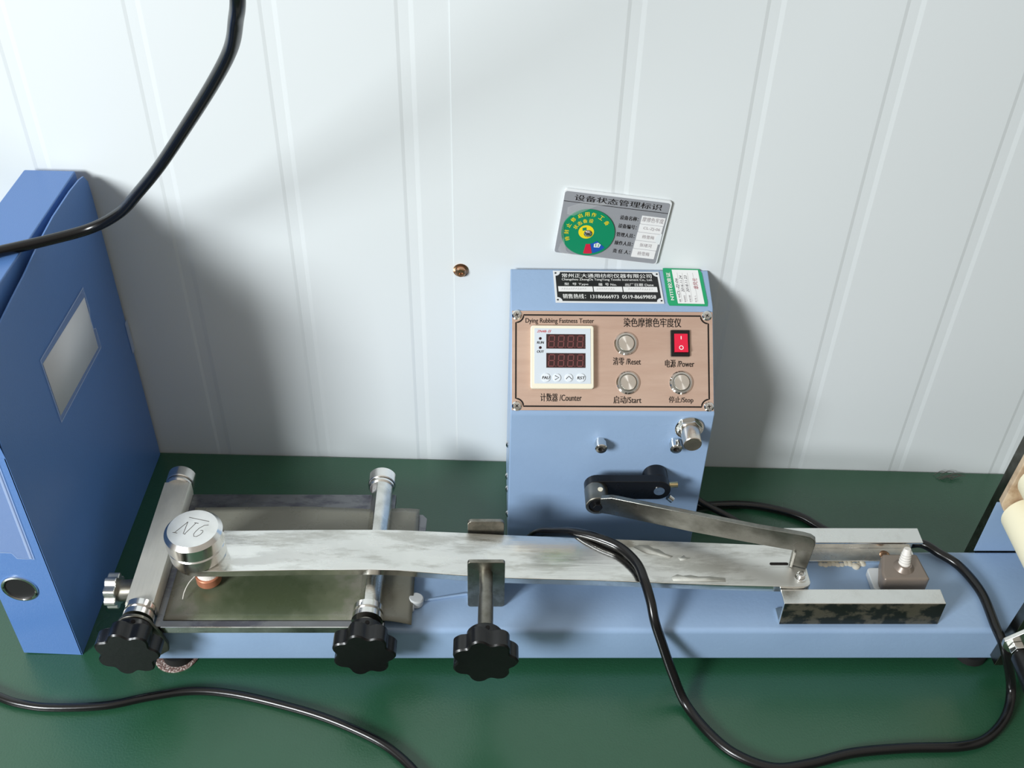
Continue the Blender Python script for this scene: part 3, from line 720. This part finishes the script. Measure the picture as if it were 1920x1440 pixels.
# --- connecting rod
ang_r = math.atan2(-(0.096 - 0.0385), 0.2440 - 0.0757)
RU = Vector((math.cos(ang_r), math.sin(ang_r), 0)); RN = Vector((math.sin(ang_r), -math.cos(ang_r), 0))
ro = Vector((0.0757, 0.0985, ZC))
s = Sh(); s.lathe((0.0757, 0.1122, ZC), (0, -1, 0), [(0, 0.0098), (0.0175, 0.0098), (0.0180, 0.0092), (0.0180, 0.0075), (0.0150, 0.0072)], 36)
bs = obj('rod_end', s, 'dull', P, label='grey bearing boss of the connecting rod')
s = Sh(); s.lathe((0.0757, 0.1122, ZC), (0, -1, 0), [(0.0120, 0.0071), (0.0165, 0.0071), (0.0168, 0.0058), (0.0168, 0.0046)], 32); obj('bearing', s, 'black_metal', bs)
s = Sh(); s.prism([(0.0040 * math.cos(math.radians(60 * k)), 0.0040 * math.sin(math.radians(60 * k))) for k in range(6)], (0.0757, 0.0955, ZC), (1, 0, 0), (0, 0, 1), (0, -1, 0), 0.0035)
obj('pivot_bolt', s, 'black_metal', bs, bevel=0.0004)
s = Sh(); s.cyl((0.0780, 0.104, ZC + 0.0085), (0.0780, 0.104, ZC + 0.0101), 0.0022, 14); obj('oil_hole', s, 'cream', bs)
rl = 0.1750
poly = [(0.003, -0.0070), (0.013, -0.0058), (0.081, -0.0026), (0.130, 0.0016), (0.152, 0.0036), (0.1588, 0.0045), (0.1592, -0.0122), (0.1728, -0.0122), (0.1736, 0.0019), (0.1742, 0.0160), (0.1728, 0.0210), (0.1690, 0.0232), (0.1630, 0.0234), (0.129, 0.0200), (0.079, 0.0172), (0.012, 0.0135), (0.003, 0.0098)]
s = Sh(); s.prism(poly, ro, RU, (0, 0, 1), RN, 0.0045)
rd = obj('connecting_rod', s, 'rod_steel', P, bevel=0.0006, label='flat steel connecting rod from crank to arm')
s = Sh(); s.prism([(0.1600, -0.0125), (0.1620, -0.0125), (0.1620, 0.0045), (0.1600, 0.0045)], ro + RN * 0.0046, RU, (0, 0, 1), RN, 0.0022)
obj('bracket_flange', s, 'steel', rd, bevel=0.0004, label='bright folded edge of the rod foot')

# --- rubbing arm
st = [(-0.2380, .0515, .0818, .0215), (-0.22, .0510, .082, .0212), (-0.1635, .0522, .082, .0210), (-0.105, .0527, .082, .0208), (-0.085, .0526, .0815, .0210),
      (-0.0710, .0524, .0805, .0213), (-0.0373, .0515, .0785, .0222), (-0.0010, .0505, .0768, .0224), (0.030, .0500, .0758, .0222), (0.0640, .0492, .0752, .0219), (0.1068, .0473, .075, .0219), (0.170, .0444, .075, .0218), (0.2250, .0422, .075, .0212)]
s = Sh(); ty = []
th = 0.0065
left = [(-0.238 - 0.0215 * math.sin(PI * k / 12), 0.0515 + 0.0215 * math.cos(PI * k / 12)) for k in range(0, 13)]
top_o = [(x, c - h, z) for x, c, z, h in st[1:]]; bot_o = [(x, c + h, z) for x, c, z, h in st[1:]]
rend = [(0.2335, 0.0212, .075), (0.2365, 0.0222, .075), (0.2378, 0.0250, .075), (0.2388, 0.0360, .075), (0.2400, 0.0560, .075), (0.2375, 0.0600, .075), (0.232, 0.0622, .075)]
def row(zoff):
    rows = []
    for k in range(13):  # semicircle split in strips: pair front/back points at same x
        pass
    return rows
cols = []
for k in range(6, 0, -1):
    a = PI * k / 12
    cols.append((-0.240 - 0.0215 * math.sin(a), 0.0515 - 0.0215 * math.cos(a) if k != 6 else 0.0510, 0.0515 + 0.0215 * math.cos(a) if k != 6 else 0.0520, 0.0818))
cols += [(x, c - h, c + h, z) for x, c, z, h in st]
cols += [(0.2320, 0.0212, 0.0625, .075), (0.2355, 0.0218, 0.0612, .075), (0.2375, 0.0235, 0.0590, .075), (0.2385, 0.0265, 0.0550, .075)]
# slot is cut between x 0.2098 and 0.2240
tops = [(s.v((x, a, z)), s.v((x, b, z))) for x, a, b, z in cols]
bots = [(s.v((x, a, z - th)), s.v((x, b, z - th))) for x, a, b, z in cols]
for i in range(len(cols) - 1):
    s.f([tops[i][0], tops[i + 1][0], tops[i + 1][1], tops[i][1]]); s.f([bots[i][0], bots[i][1], bots[i + 1][1], bots[i + 1][0]])
    s.f([tops[i][0], bots[i][0], bots[i + 1][0], tops[i + 1][0]]); s.f([tops[i][1], tops[i + 1][1], bots[i + 1][1], bots[i][1]])
s.f([tops[0][0], tops[0][1], bots[0][1], bots[0][0]]); s.f([tops[-1][0], bots[-1][0], bots[-1][1], tops[-1][1]])
arm = obj('rubbing_arm', s, 'arm_steel', P, bevel=0.0005, label='long flat steel rubbing arm')
s = Sh(); s.prism([(x, z) for x, z in slot(0.2112, 0.2235, 0.0442, 0.0013, 8)], (0, 0, 0.0750), (1, 0, 0), (0, 1, 0), (0, 0, 1), 0.00025)
obj('slot', s, 'ink', arm, label='dark slot near the end of the arm')
s = Sh(); s.lathe((0.2315, 0.0300, 0.0751), (0, 0, 1), [(0, 0.0046), (0.0010, 0.0046), (0.0012, 0.0034), (0.0046, 0.0032), (0.0050, 0.0026), (0.0050, 0.0015), (0.0036, 0.0014)], 24)
obj('arm_screw', s, 'chrome', arm)
for pts in ([(0.1028, 0.0619), (0.1080, 0.0638), (0.115, 0.0636), (0.1190, 0.0600), (0.1231, 0.0591), (0.1280, 0.0545), (0.1338, 0.0519), (0.1305, 0.0496), (0.1240, 0.0520), (0.1203, 0.0535), (0.1150, 0.0540), (0.1099, 0.0563)],
            [(0.1371, 0.0507), (0.1400, 0.0510), (0.1425, 0.053), (0.1440, 0.0508), (0.1477, 0.0502), (0.1422, 0.048), (0.1392, 0.0474)],
            [(0.1293, 0.0305), (0.1347, 0.0332), (0.1390, 0.0318), (0.1450, 0.0325), (0.1513, 0.0310), (0.1600, 0.0312), (0.172, 0.0295), (0.1718, 0.0258), (0.1500, 0.0264), (0.1305, 0.0268)]):
    s = Sh(); s.f([s.v((x, y, 0.0751 + 0.00005)) for x, y in pts])
    obj('residue_patch', s, 'residue', arm, solid=0.0001)
# finger
s = Sh(); s.lathe((-0.235, 0.0415, 0.0574), (0, 0, 1), [(0, 0.0088), (0.0012, 0.0098), (0.0080, 0.0098), (0.0085, 0.0092)], 32)
fg = obj('rubbing_finger', s, 'copper', P, label='copper-coloured rubbing finger under the weight')
s = Sh(); s.lathe((-0.235, 0.0425, 0.0659), (0, 0, 1), [(0, 0.0088), (0.0020, 0.0082), (0.0117, 0.0060)], 24)
obj('cotton_cloth', s, 'cloth', fg, label='white cotton cloth wrapped over the finger')
s = Sh(); s.tube([(-0.2440, 0.0370, 0.0675), (-0.2480, 0.0325, 0.0650), (-0.2510, 0.0270, 0.0610), (-0.2520, 0.0225, 0.0575)], 0.00035, 6, 6)
obj('loose_thread', s, 'cloth', fg)
# guide bracket
s = Sh(); s.prism(rrect(-0.0298, -0.0010, 0.0475, 0.1006, 0.0025), (0, 0.0231, 0), (1, 0, 0), (0, 0, 1), (0, 1, 0), 0.0034); obj('front_upright', s, 'bracket', P, bevel=0.0005, label='front steel upright guiding the arm')
s = Sh(); s.prism(rrect(-0.0306, -0.0010, 0.0475, 0.0895, 0.0035), (0, 0.0752, 0), (1, 0, 0), (0, 0, 1), (0, 1, 0), 0.0034); obj('rear_upright', s, 'bracket', P, bevel=0.0005, label='rear steel upright guiding the arm')
s = Sh().box(-0.0296, -0.0012, 0.0262, 0.0754, 0.0475, 0.0500); obj('guide_foot', s, 'steel', P)

def star_knob(cx, cz, y0, y1, parent, scale=1.0):
    # hub from y0 (back) towards the viewer, head with its face at y1
    L_ = y0 - y1
    hub = obj('knob', Sh().lathe((cx, y0, cz), (0, -1, 0), [(0, 0.0125 * scale), (0.0010, 0.0133 * scale), (L_ - 0.012, 0.0140 * scale)], 36), 'black', parent, label='black lobed clamping knob')
    obj('knob_head', Sh().star((cx, y0, cz), (0, -1, 0), 0.0226 * scale, 0.0017 * scale, 7, L_ - 0.0145, L_, 0.0012), 'black', hub)
    obj('pin_hole', Sh().cyl((cx + 0.002, y0 - 0.005, cz + 0.0120 * scale), (cx + 0.002, y0 - 0.005, cz + 0.0137 * scale), 0.0017, 12), 'ink', hub)
    return hub
s = Sh(); s.cyl((-0.0155, 0.0262, 0.0870), (-0.0155, 0.0030, 0.0865), 0.0052, 28); s.cyl((-0.0155, 0.0030, 0.0865), (-0.0160, -0.0360, 0.0858), 0.0057, 28)
lk = obj('clamp_screw', s, 'dull', P, bevel=0.0004, label='bare steel screw of the arm clamp')
star_knob(-0.0162, 0.0855, -0.0310, -0.0565, P, 1.0)

# --- specimen tray and clamps
s = Sh(); s.prism(rrect(-0.0012, 0.1405, 0.0475, 0.0536, 0.0012, 3), (-0.2690, 0, 0), (0, 1, 0), (0, 0, 1), (1, 0, 0), 0.1750)
tray = obj('specimen_tray', s, 'plate_grey', P, label='grey stained steel specimen tray')
s = Sh(); s.box(-0.2640, -0.1080, -0.0022, -0.0013, 0.0478, 0.0542); obj('tray_lip', s, 'steel', tray)
for x in (-0.255, -0.140):
    s = Sh().box(x, x + 0.02, 0.0830, 0.135, 0.030, 0.0475); obj('tray_support', s, 'blue', P)

def drod(cx, cz, r, y0, y1, flat_dir, cut, parent):
    """rod along y with one milled flat whose normal is flat_dir (deg in xz)"""
    pts = []
    n = 40
    ca, sa = math.cos(math.radians(flat_dir)), math.sin(math.radians(flat_dir))
    for k in range(n):
        t = 2 * PI * k / n
        a, b = r * math.cos(t), r * math.sin(t)
        a = min(a, cut)
        pts.append((cx + a * ca - b * sa, cz + a * sa + b * ca))
    s = Sh(); s.prism(pts, (0, y0, 0), (1, 0, 0), (0, 0, 1), (0, 1, 0), y1 - y0)
    return s
for cx, rb, fd, cut in ((-0.2808, 0.0118, 90, 0.0062), (-0.1065, 0.0100, 158, 0.0062)):
    cz = 0.0600 if fd == 90 else 0.0590
    if fd == 90:
        s = Sh(); s.prism([(-0.0112, -0.009), (0.0112, -0.009), (0.0118, -0.003), (0.0116, 0.0045), (0.0106, 0.0068), (-0.0106, 0.0068), (-0.0116, 0.0045), (-0.0118, -0.003)], (cx, 0.0120, cz), (1, 0, 0), (0, 0, 1), (0, 1, 0), 0.1290)
    else:
        s = drod(cx, cz, rb, 0.0120, 0.1420, fd, cut, P)
    rod = obj('clamp_bar' if fd == 90 else 'clamp_rod', s, 'satin' if fd == 90 else 'steel', P, smooth=25, label='wide flat-topped steel clamp bar at the left end' if fd == 90 else 'round steel clamp rod across the tray')
    s = Sh(); s.lathe((cx, 0.1410, cz), (0, 1, 0), [(0, 0.0100), (0.0015, 0.0112), (0.0035, 0.0112)], 36); s.lathe((cx, 0.1440, cz), (0, 1, 0), [(0, 0.0095), (0.0015, 0.0095)], 36)
    s.lathe((cx, 0.1455, cz), (0, 1, 0), [(0, 0.0113), (0.0008, 0.0119), (0.0105, 0.0119), (0.0125, 0.0100)], 36)
    obj('end_cap', s, 'weight', rod, bevel=0.0002)
    s = Sh(); s.lathe((cx, 0.0130, cz), (0, -1, 0), [(0, 0.0108), (0.0005, 0.0117), (0.0055, 0.0117), (0.0055, 0.0098), (0.0080, 0.0098), (0.0080, 0.0118), (0.0130, 0.0120)], 36)
    obj('collar', s, 'weight', rod)
    # clamp plate, a rounded link hanging from the collar
    pts = [(0.0135 * math.cos(math.radians(a)), 0.0135 * math.sin(math.radians(a))) for a in range(10, 181, 10)]
    pts += [(-0.0130, -0.012), (-0.004, -0.029), (0.004, -0.034)] + [(0.0130, -0.0345), (0.0200, -0.0290), (0.0210, -0.021), (0.0180, -0.010)]
    pts = [(x * (1 if fd == 90 else 0.62), z * (1 if fd == 90 else 0.8)) for x, z in pts]
    s = Sh(); s.prism(pts, (cx, -0.0035, cz), (1, 0, 0), (0, 0, 1), (0, -1, 0), 0.0030)
    obj('clamp_plate', s, 'dull', rod, bevel=0.0006)
    star_knob(cx, cz - 0.0008, -0.0055, -0.0312, P, 1.0)
# side knob on the left end
s = Sh().cyl((-0.2910, 0.0362, 0.0520), (-0.3055, 0.0362, 0.0510), 0.0086, 28); sk = obj('side_knob_stem', s, 'dull', P, bevel=0.0006)
s = Sh().star((-0.3055, 0.0362, 0.0510), (-1, 0, 0), 0.0132, 0.0010, 8, 0.0, 0.0090, 0.0006); obj('side_knob', s, 'steel', sk, label='small grey metal lobed knob')
# pin and lever stub to the right of the tray
s = Sh(); s.cyl((-0.0850, 0.0190, 0.0500), (-0.0720, 0.0205, 0.0505), 0.0036, 20, 0.001); s.cyl((-0.0715, 0.0260, 0.0477), (-0.0705, 0.0270, 0.0545), 0.0062, 24, 0.001)
obj('stop_pin', s, 'pale_plastic', P, label='painted white stop pin beside the tray')

# --- rails
def channel(x0, x1, y0, y1, z0, z1, web, t=0.0022):
    s = Sh()
    if web == 'back': prof = [(y0, z0), (y1, z0), (y1, z1), (y0, z1), (y0, z1 - t), (y1 - t, z1 - t), (y1 - t, z0 + t), (y0, z0 + t)]
    else: prof = [(y1, z0), (y0, z0), (y0, z1), (y1, z1), (y1, z1 - t), (y0 + t, z1 - t), (y0 + t, z0 + t), (y1, z0 + t)]
    return s.prism(prof, (x0, 0, 0), (0, 1, 0), (0, 0, 1), (1, 0, 0), x1 - x0)
rr_ = obj('rear_rail', channel(0.2300, 0.3418, 0.0690, 0.0850, 0.0478, 0.0725, 'back'), 'rail_steel', P, bevel=0.0005, label='rear steel channel rail')
fr_ = obj('front_rail', channel(0.2143, 0.3402, 0.0066, 0.0208, 0.0475, 0.0725, 'front'), 'rail_steel', P, bevel=0.0005, label='front steel channel rail')
s = Sh().box(0.2146, 0.3399, 0.0062, 0.0066, 0.0478, 0.0722); obj('web_face', s, 'patina', fr_, label='dark mottled outer face of the front rail')
s = Sh().lathe((0.3170, 0.0755, 0.0500), (0, 0, 1), [(0, 0.0042), (0.0008, 0.0042), (0.0020, 0.0026), (0.0022, 0.0010)], 20); obj('rail_screw', s, 'bronze', rr_)
s = Sh(); random.seed(3)
for k in range(11):
    x = 0.262 + 0.0035 * k; s.lathe((x, 0.0672 - 0.0006 * math.sin(k * 1.7), 0.0474), (0, 0, 1), [(0, 0.0022 + 0.0010 * random.random()), (0.0008, 0.0018), (0.0012, 0.0008)], 10)
s.lathe((0.2905, 0.0645, 0.0474), (0, 0, 1), [(0, 0.0032), (0.0015, 0.0030), (0.0024, 0.0016)], 14)
g_ = obj('grease_smear', s, 'grease', P, label='dried pale grease along the rear rail'); g_['kind'] = 'stuff'
# slider under the rails with a ribbed nozzle
s = Sh(); s.prism(rrect(0.2962, 0.3380, 0.0350, 0.0580, 0.003), (0, 0, 0.0475), (1, 0, 0), (0, 1, 0), (0, 0, 1), 0.0070); sb = obj('slider_base', s, 'pale_plastic', P, bevel=0.0008, label='pale plastic slider base')
s = Sh()
q0 = [(0.3005, 0.0330), (0.3362, 0.0330), (0.3372, 0.0350), (0.3345, 0.0600), (0.3060, 0.0600), (0.3000, 0.0400)]
s.prism(q0, (0, 0.0, 0.0545), (1, 0, 0), (0, 1, 0), (0, 0, 1), 0.0150); sl_ = obj('slider_block', s, 'tan_block', P, bevel=0.0028, seg=4, label='taupe metal slider block')
s = Sh(); s.lathe((0.3195, 0.0460, 0.0690), (0, 0, 1), [(0, 0.0085), (0.003, 0.0062), (0.004, 0.0055)], 24); obj('nozzle_seat', s, 'tan_block', sl_)
pr = [(0, 0.0047)]
for k in range(5): pr += [(0.0015 + 0.0022 * k, 0.0048 - 0.0002 * k), (0.0024 + 0.0022 * k, 0.0042 - 0.0002 * k)]
pr += [(0.0135, 0.0032), (0.0150, 0.0026)]
s = Sh(); s.lathe((0.3195, 0.0470, 0.0715), (0.02, 0.25, 1), pr, 24); obj('nozzle', s, 'white_plastic', sl_, label='white ribbed plastic nozzle')

# --- wringer at the right end
s = Sh(); s.prism([(0.3950, 0.0095), (0.4700, 0.0095), (0.4700, 0.215), (0.4060, 0.215)], (0, 0.0829, 0), (1, 0, 0), (0, 0, 1), (0, 1, 0), 0.0125)
wr = obj('wringer_rear_plate', s, 'dark_plate', P, bevel=0.0004, label='rear steel side plate of the wringer')
s = Sh(); s.prism([(0.3956, 0.0476), (0.4700, 0.0476), (0.4700, 0.1060), (0.3970, 0.1060)], (0, 0.0829, 0), (1, 0, 0), (0, 0, 1), (0, -1, 0), 0.0006); obj('painted_face', s, 'blue', wr, label='blue painted lower face')
s = Sh(); s.prism([(0.3972, 0.1100), (0.4020, 0.1010), (0.4500, 0.1010), (0.4500, 0.1800), (0.4020, 0.1800)], (0, 0.0823, 0), (1, 0, 0), (0, 0, 1), (0, -1, 0), 0.0060); obj('bearing_block', s, 'bearing', wr, bevel=0.001, label='stained beige bearing block')
s = Sh(); s.box(0.4030, 0.4300, 0.0740, 0.0765, 0.158, 0.176); obj('bearing_clip', s, 'rail_steel', wr)
s = Sh(); s.prism([(0.3889, 0.0165), (0.4700, 0.0165), (0.4700, 0.215), (0.4060, 0.215)], (0, -0.0002, 0), (1, 0, 0), (0, 0, 1), (0, -1, 0), 0.0100)
wf = obj('wringer_front_plate', s, 'dark_plate', P, bevel=0.0004, label='front steel side plate of the wringer')
for x, z, lb in ((0.4185, 0.1012, 'lower cream rubber roller'), (0.4195, 0.1400, 'upper cream rubber roller')):
    s = Sh().cyl((x, 0.0030, z), (x, 0.0745, z), 0.0192, 40, 0.0012); ro_ = obj('roller', s, 'roller', P, label=lb)
    s = Sh().cyl((x, -0.0002, z), (x, 0.0825, z), 0.006, 20); obj('roller_shaft', s, 'chrome', ro_)
# crank lever with grip
s = Sh(); lx = Vector((0.3690, -0.0300, 0.0725)); ld = Vector((0.070, 0, 0.0620)).normalized(); lv = Vector((-ld.z, 0, ld.x))
s.prism([(0, -0.009), (0.004, -0.0165), (0.10, -0.0165), (0.10, 0.0045), (0.004, 0.0045), (0, -0.001)], lx, ld, lv, (0, -1, 0), 0.0035)
lvr = obj('wringer_lever', s, 'steel', P, bevel=0.0006, label='steel crank lever of the wringer')
s = Sh().cyl((0.4300, -0.0102, 0.1180), (0.4300, -0.0302, 0.1180), 0.007, 24); obj('lever_shaft', s, 'chrome', lvr)
s = Sh(); s.prism([(0.0062 * math.cos(math.radians(60 * k + 10)), 0.0062 * math.sin(math.radians(60 * k + 10))) for k in range(6)], (0.3795, -0.0336, 0.0735), (1, 0, 0), (0, 0, 1), (0, -1, 0), 0.0060); obj('hex_nut', s, 'chrome', lvr, bevel=0.0005)
s = Sh(); s.lathe((0.3795, -0.0396, 0.0735), (0, -1, 0), [(0, 0.0038), (0.002, 0.0038), (0.002, 0.0062), (0.004, 0.0076), (0.030, 0.0092), (0.072, 0.0100), (0.076, 0.0085)], 32); obj('hand_grip', s, 'black', lvr, label='black plastic hand grip')

# ================================================================== LOOSE THINGS ON THE MACHINE
def mloc(x, y, z): return MT @ Vector((x, y, z))
wt = thing('weight', 'round turned steel weight engraved 9N on the left end of the arm', 'weight', mloc(-0.2410, 0.0490, 0.0822), A)
s = Sh().lathe((0, 0, 0), (0, 0, 1), [(0, 0.0205), (0.0010, 0.0215), (0.0108, 0.0217), (0.0126, 0.0200)], 56); obj('lower_disc', s, 'weight', wt)
s = Sh().lathe((0, 0, 0.0130), (0, 0, 1), [(-0.0004, 0.0200), (0.0, 0.0214), (0.0005, 0.0222), (0.0112, 0.0222), (0.0145, 0.0192)], 56); ud = obj('upper_disc', s, 'weight', wt)
WF = Matrix.Translation((0, 0, 0.0275)) @ Matrix.Rotation(math.radians(180 - 14), 4, 'Z')
s = Sh()
# strokes: seen upside down, reading 9N
def wstroke(pts, wd=0.5):
    pts = [(x * 1.12 - 0.4, y * 1.10 - 0.8) for x, y in pts]; stroke(s, Matrix.Translation((0, 0, 0.0275)) @ Matrix.Rotation(math.radians(-14), 4, 'Z'), pts, wd, 0.00006)
wstroke([(-6.5, 9.8), (8.5, 9.6)])
wstroke([(-11.2, -6.0), (-7.8, -5.8)]); wstroke([(-9.8, -5.8), (-5.4, 5.6)]); wstroke([(-5.4, 5.6), (-3.6, -5.4), (-2.0, -5.6)]); wstroke([(-2.6, -5.4), (0.4, 6.0), (2.2, 6.2)]); wstroke([(-0.8, 5.9), (2.2, 6.1)])
wstroke([(9.6, 6.4), (7.0, 5.4), (4.6, 2.0), (3.6, -1.6), (3.4, -4.0), (4.4, -5.8), (6.2, -5.6), (8.0, -3.2), (8.6, -0.6), (8.0, 0.8), (6.4, 0.4)])
obj('engraving', s, 'engrave', ud, label='engraved line, N and 9 seen upside down')

# abrasive sheet clamped on the tray
s = Sh()
def shf(u, v):
    x = -0.2638 + u * 0.1911; y0 = 0.0050; y1 = 0.1235 + 0.0012 * math.sin(u * 5.0)
    y = y0 + v * (y1 - y0)
    z = 0.0541 + 0.0006 * math.sin(u * 9) * math.sin(v * 5) + 0.0003
    if u > 0.84:
        k = (u - 0.84) / 0.16; z += 0.0015 * math.sin(k * PI) 
        if v < 0.12: y -= 0.0045 * k
    return (x, y, max(z, 0.0540))
s.grid(shf, 48, 20)
org = (-0.17, 0.065, 0.054)
o = obj('abrasive_sheet', s, 'sheet', solid=0.0005, origin=org); o.matrix_world = MT @ Matrix.Translation(org)
o['label'] = 'grey abrasive sheet with a green worn patch clamped on the tray'; o['category'] = 'sheet'
s = Sh(); s.prism([(-0.0930, 0.0835), (-0.0700, 0.0835), (-0.0668, 0.0990), (-0.0662, 0.1150), (-0.0700, 0.1195), (-0.0930, 0.1200)], (0, 0, 0.0485), (1, 0, 0), (0, 1, 0), (0, 0, 1), 0.0016)
obj('tray_tab', s, 'plate_grey', tray)

# ================================================================== CABLES
R = 0.0038
def cable(name, pts, m4, label, r=R, n=16):
    org = Vector(pts[0]); s = Sh(); s.tube([Vector(p) - org for p in pts], r, n, 10)
    o = obj(name, s, 'cable', smooth=60); o.matrix_world = m4 @ Matrix.Translation(org)
    o['label'] = label; o['category'] = 'cable'; return o
I4 = Matrix.Identity(4)
cable('hanging_cable', [(-0.125, 0.38, 1.20), (-0.116, 0.42, 0.90), (-0.120, 0.47, 0.62), (-0.1325, .5, .5478), (-0.1413, .52, .5221), (-0.1516, .54, .4994), (-0.1696, .56, .4714), (-0.1974, .585, .4326), (-0.2278, .61, .3917), (-0.2535, .63, .3603), (-0.2759, .645, .335), (-0.3019, .650, .3182), (-0.3309, .638, .3145), (-0.3572, .624, .3142), (-0.385, .606, .3145), (-0.430, .584, .322), (-0.52, .56, .38), (-0.65, .54, .52), (-0.80, .52, .80)],
      I4, 'black cable hanging from above and lying across the top of the blue file box', 0.0039)
cable('table_cable', [(-0.80, .62, R), (-0.60, .58, R), (-0.46, .505, R), (-0.3939, .4753, R), (-0.3662, .4671, R), (-0.341, .4655, R), (-0.3051, .4685, R), (-0.2747, .4769, R), (-0.2431, .4831, R), (-0.2095, .4812, R), (-0.1663, .4715, R), (-0.1318, .4609, R), (-0.0975, .4459, R), (-0.0782, .4332, R), (-0.061, .4165, R), (-0.04, .39, R), (-0.01, .33, R), (0.04, .25, R), (0.10, .20, R), (0.30, .185, R)],
      I4, 'black cable lying on the green table in front of the machine, left foreground', 0.0033)
cable('power_cord', [(0.010, 0.110, 0.012), (0.026, 0.098, 0.050), (0.0414, 0.0880, 0.0640), (0.0576, 0.0762, 0.0760), (0.0760, 0.0655, 0.0805), (0.0915, 0.0560, 0.0805), (0.1030, 0.0405, 0.0800), (0.1075, 0.0240, 0.0785), (0.1113, 0.0090, 0.0720), (0.1140, -0.0020, 0.0625), (0.1197, -0.0105, 0.0480), (0.1294, -0.024, 0.0250), (0.1400, -0.0380, 0.0060), (0.1549, -0.0621, R), (0.1722, -0.0800, R), (0.1981, -0.0910, R), (0.2267, -0.0876, R), (0.2609, -0.0790, R), (0.3025, -0.0751, R), (0.3436, -0.0739, R), (0.3664, -0.0672, R), (0.3876, -0.0488, 0.0045), (0.3975, -0.0275, 0.0120), (0.3846, -0.0180, 0.0478),
      (0.3828, 0.0010, 0.0520), (0.3837, 0.0348, 0.0515), (0.3754, 0.0615, 0.0515), (0.3615, 0.0753, 0.0530), (0.3500, 0.0850, 0.0535), (0.3400, 0.0950, 0.0400), (0.3250, 0.1150, 0.0150), (0.2956, 0.1435, R), (0.2741, .1621, R), (0.2465, .1728, R), (0.2223, .1768, R), (0.1971, .1754, 0.0045), (0.178, .168, 0.010), (0.1690, .165, 0.012)],
      MT, 'black power cord looping over the arm, down to the table and back across the base')
cable('short_lead', [(0.1690, 0.178, 0.030), (0.1787, .1668, .020), (0.2074, .1537, .0105), (0.2300, .1380, R), (0.2450, .1180, R), (0.2550, .0980, R)], MT, 'short black lead leaving the right side of the control housing', 0.0032)

# fibres lying at the foot of the wall
s = Sh(); random.seed(11)
for k in range(9):
    x = 0.345 + random.random() * 0.028; y = 0.744 + random.random() * 0.006
    s.tube([(x - 0.36, y - 0.75, 0.0008), (x - 0.36 + 0.006, y - 0.75 + 0.001, 0.002 + 0.003 * random.random()), (x - 0.36 + 0.013, y - 0.75 - 0.001 + 0.003 * random.random(), 0.001 + 0.004 * random.random())], 0.0003, 5, 4)
o = obj('fibre_wisps', s, 'engrave'); o.location = (0.425, 0.748, 0.0); o['kind'] = 'stuff'
o['label'] = 'few dark fibre wisps lying at the foot of the wall, right side'; o['category'] = 'debris'
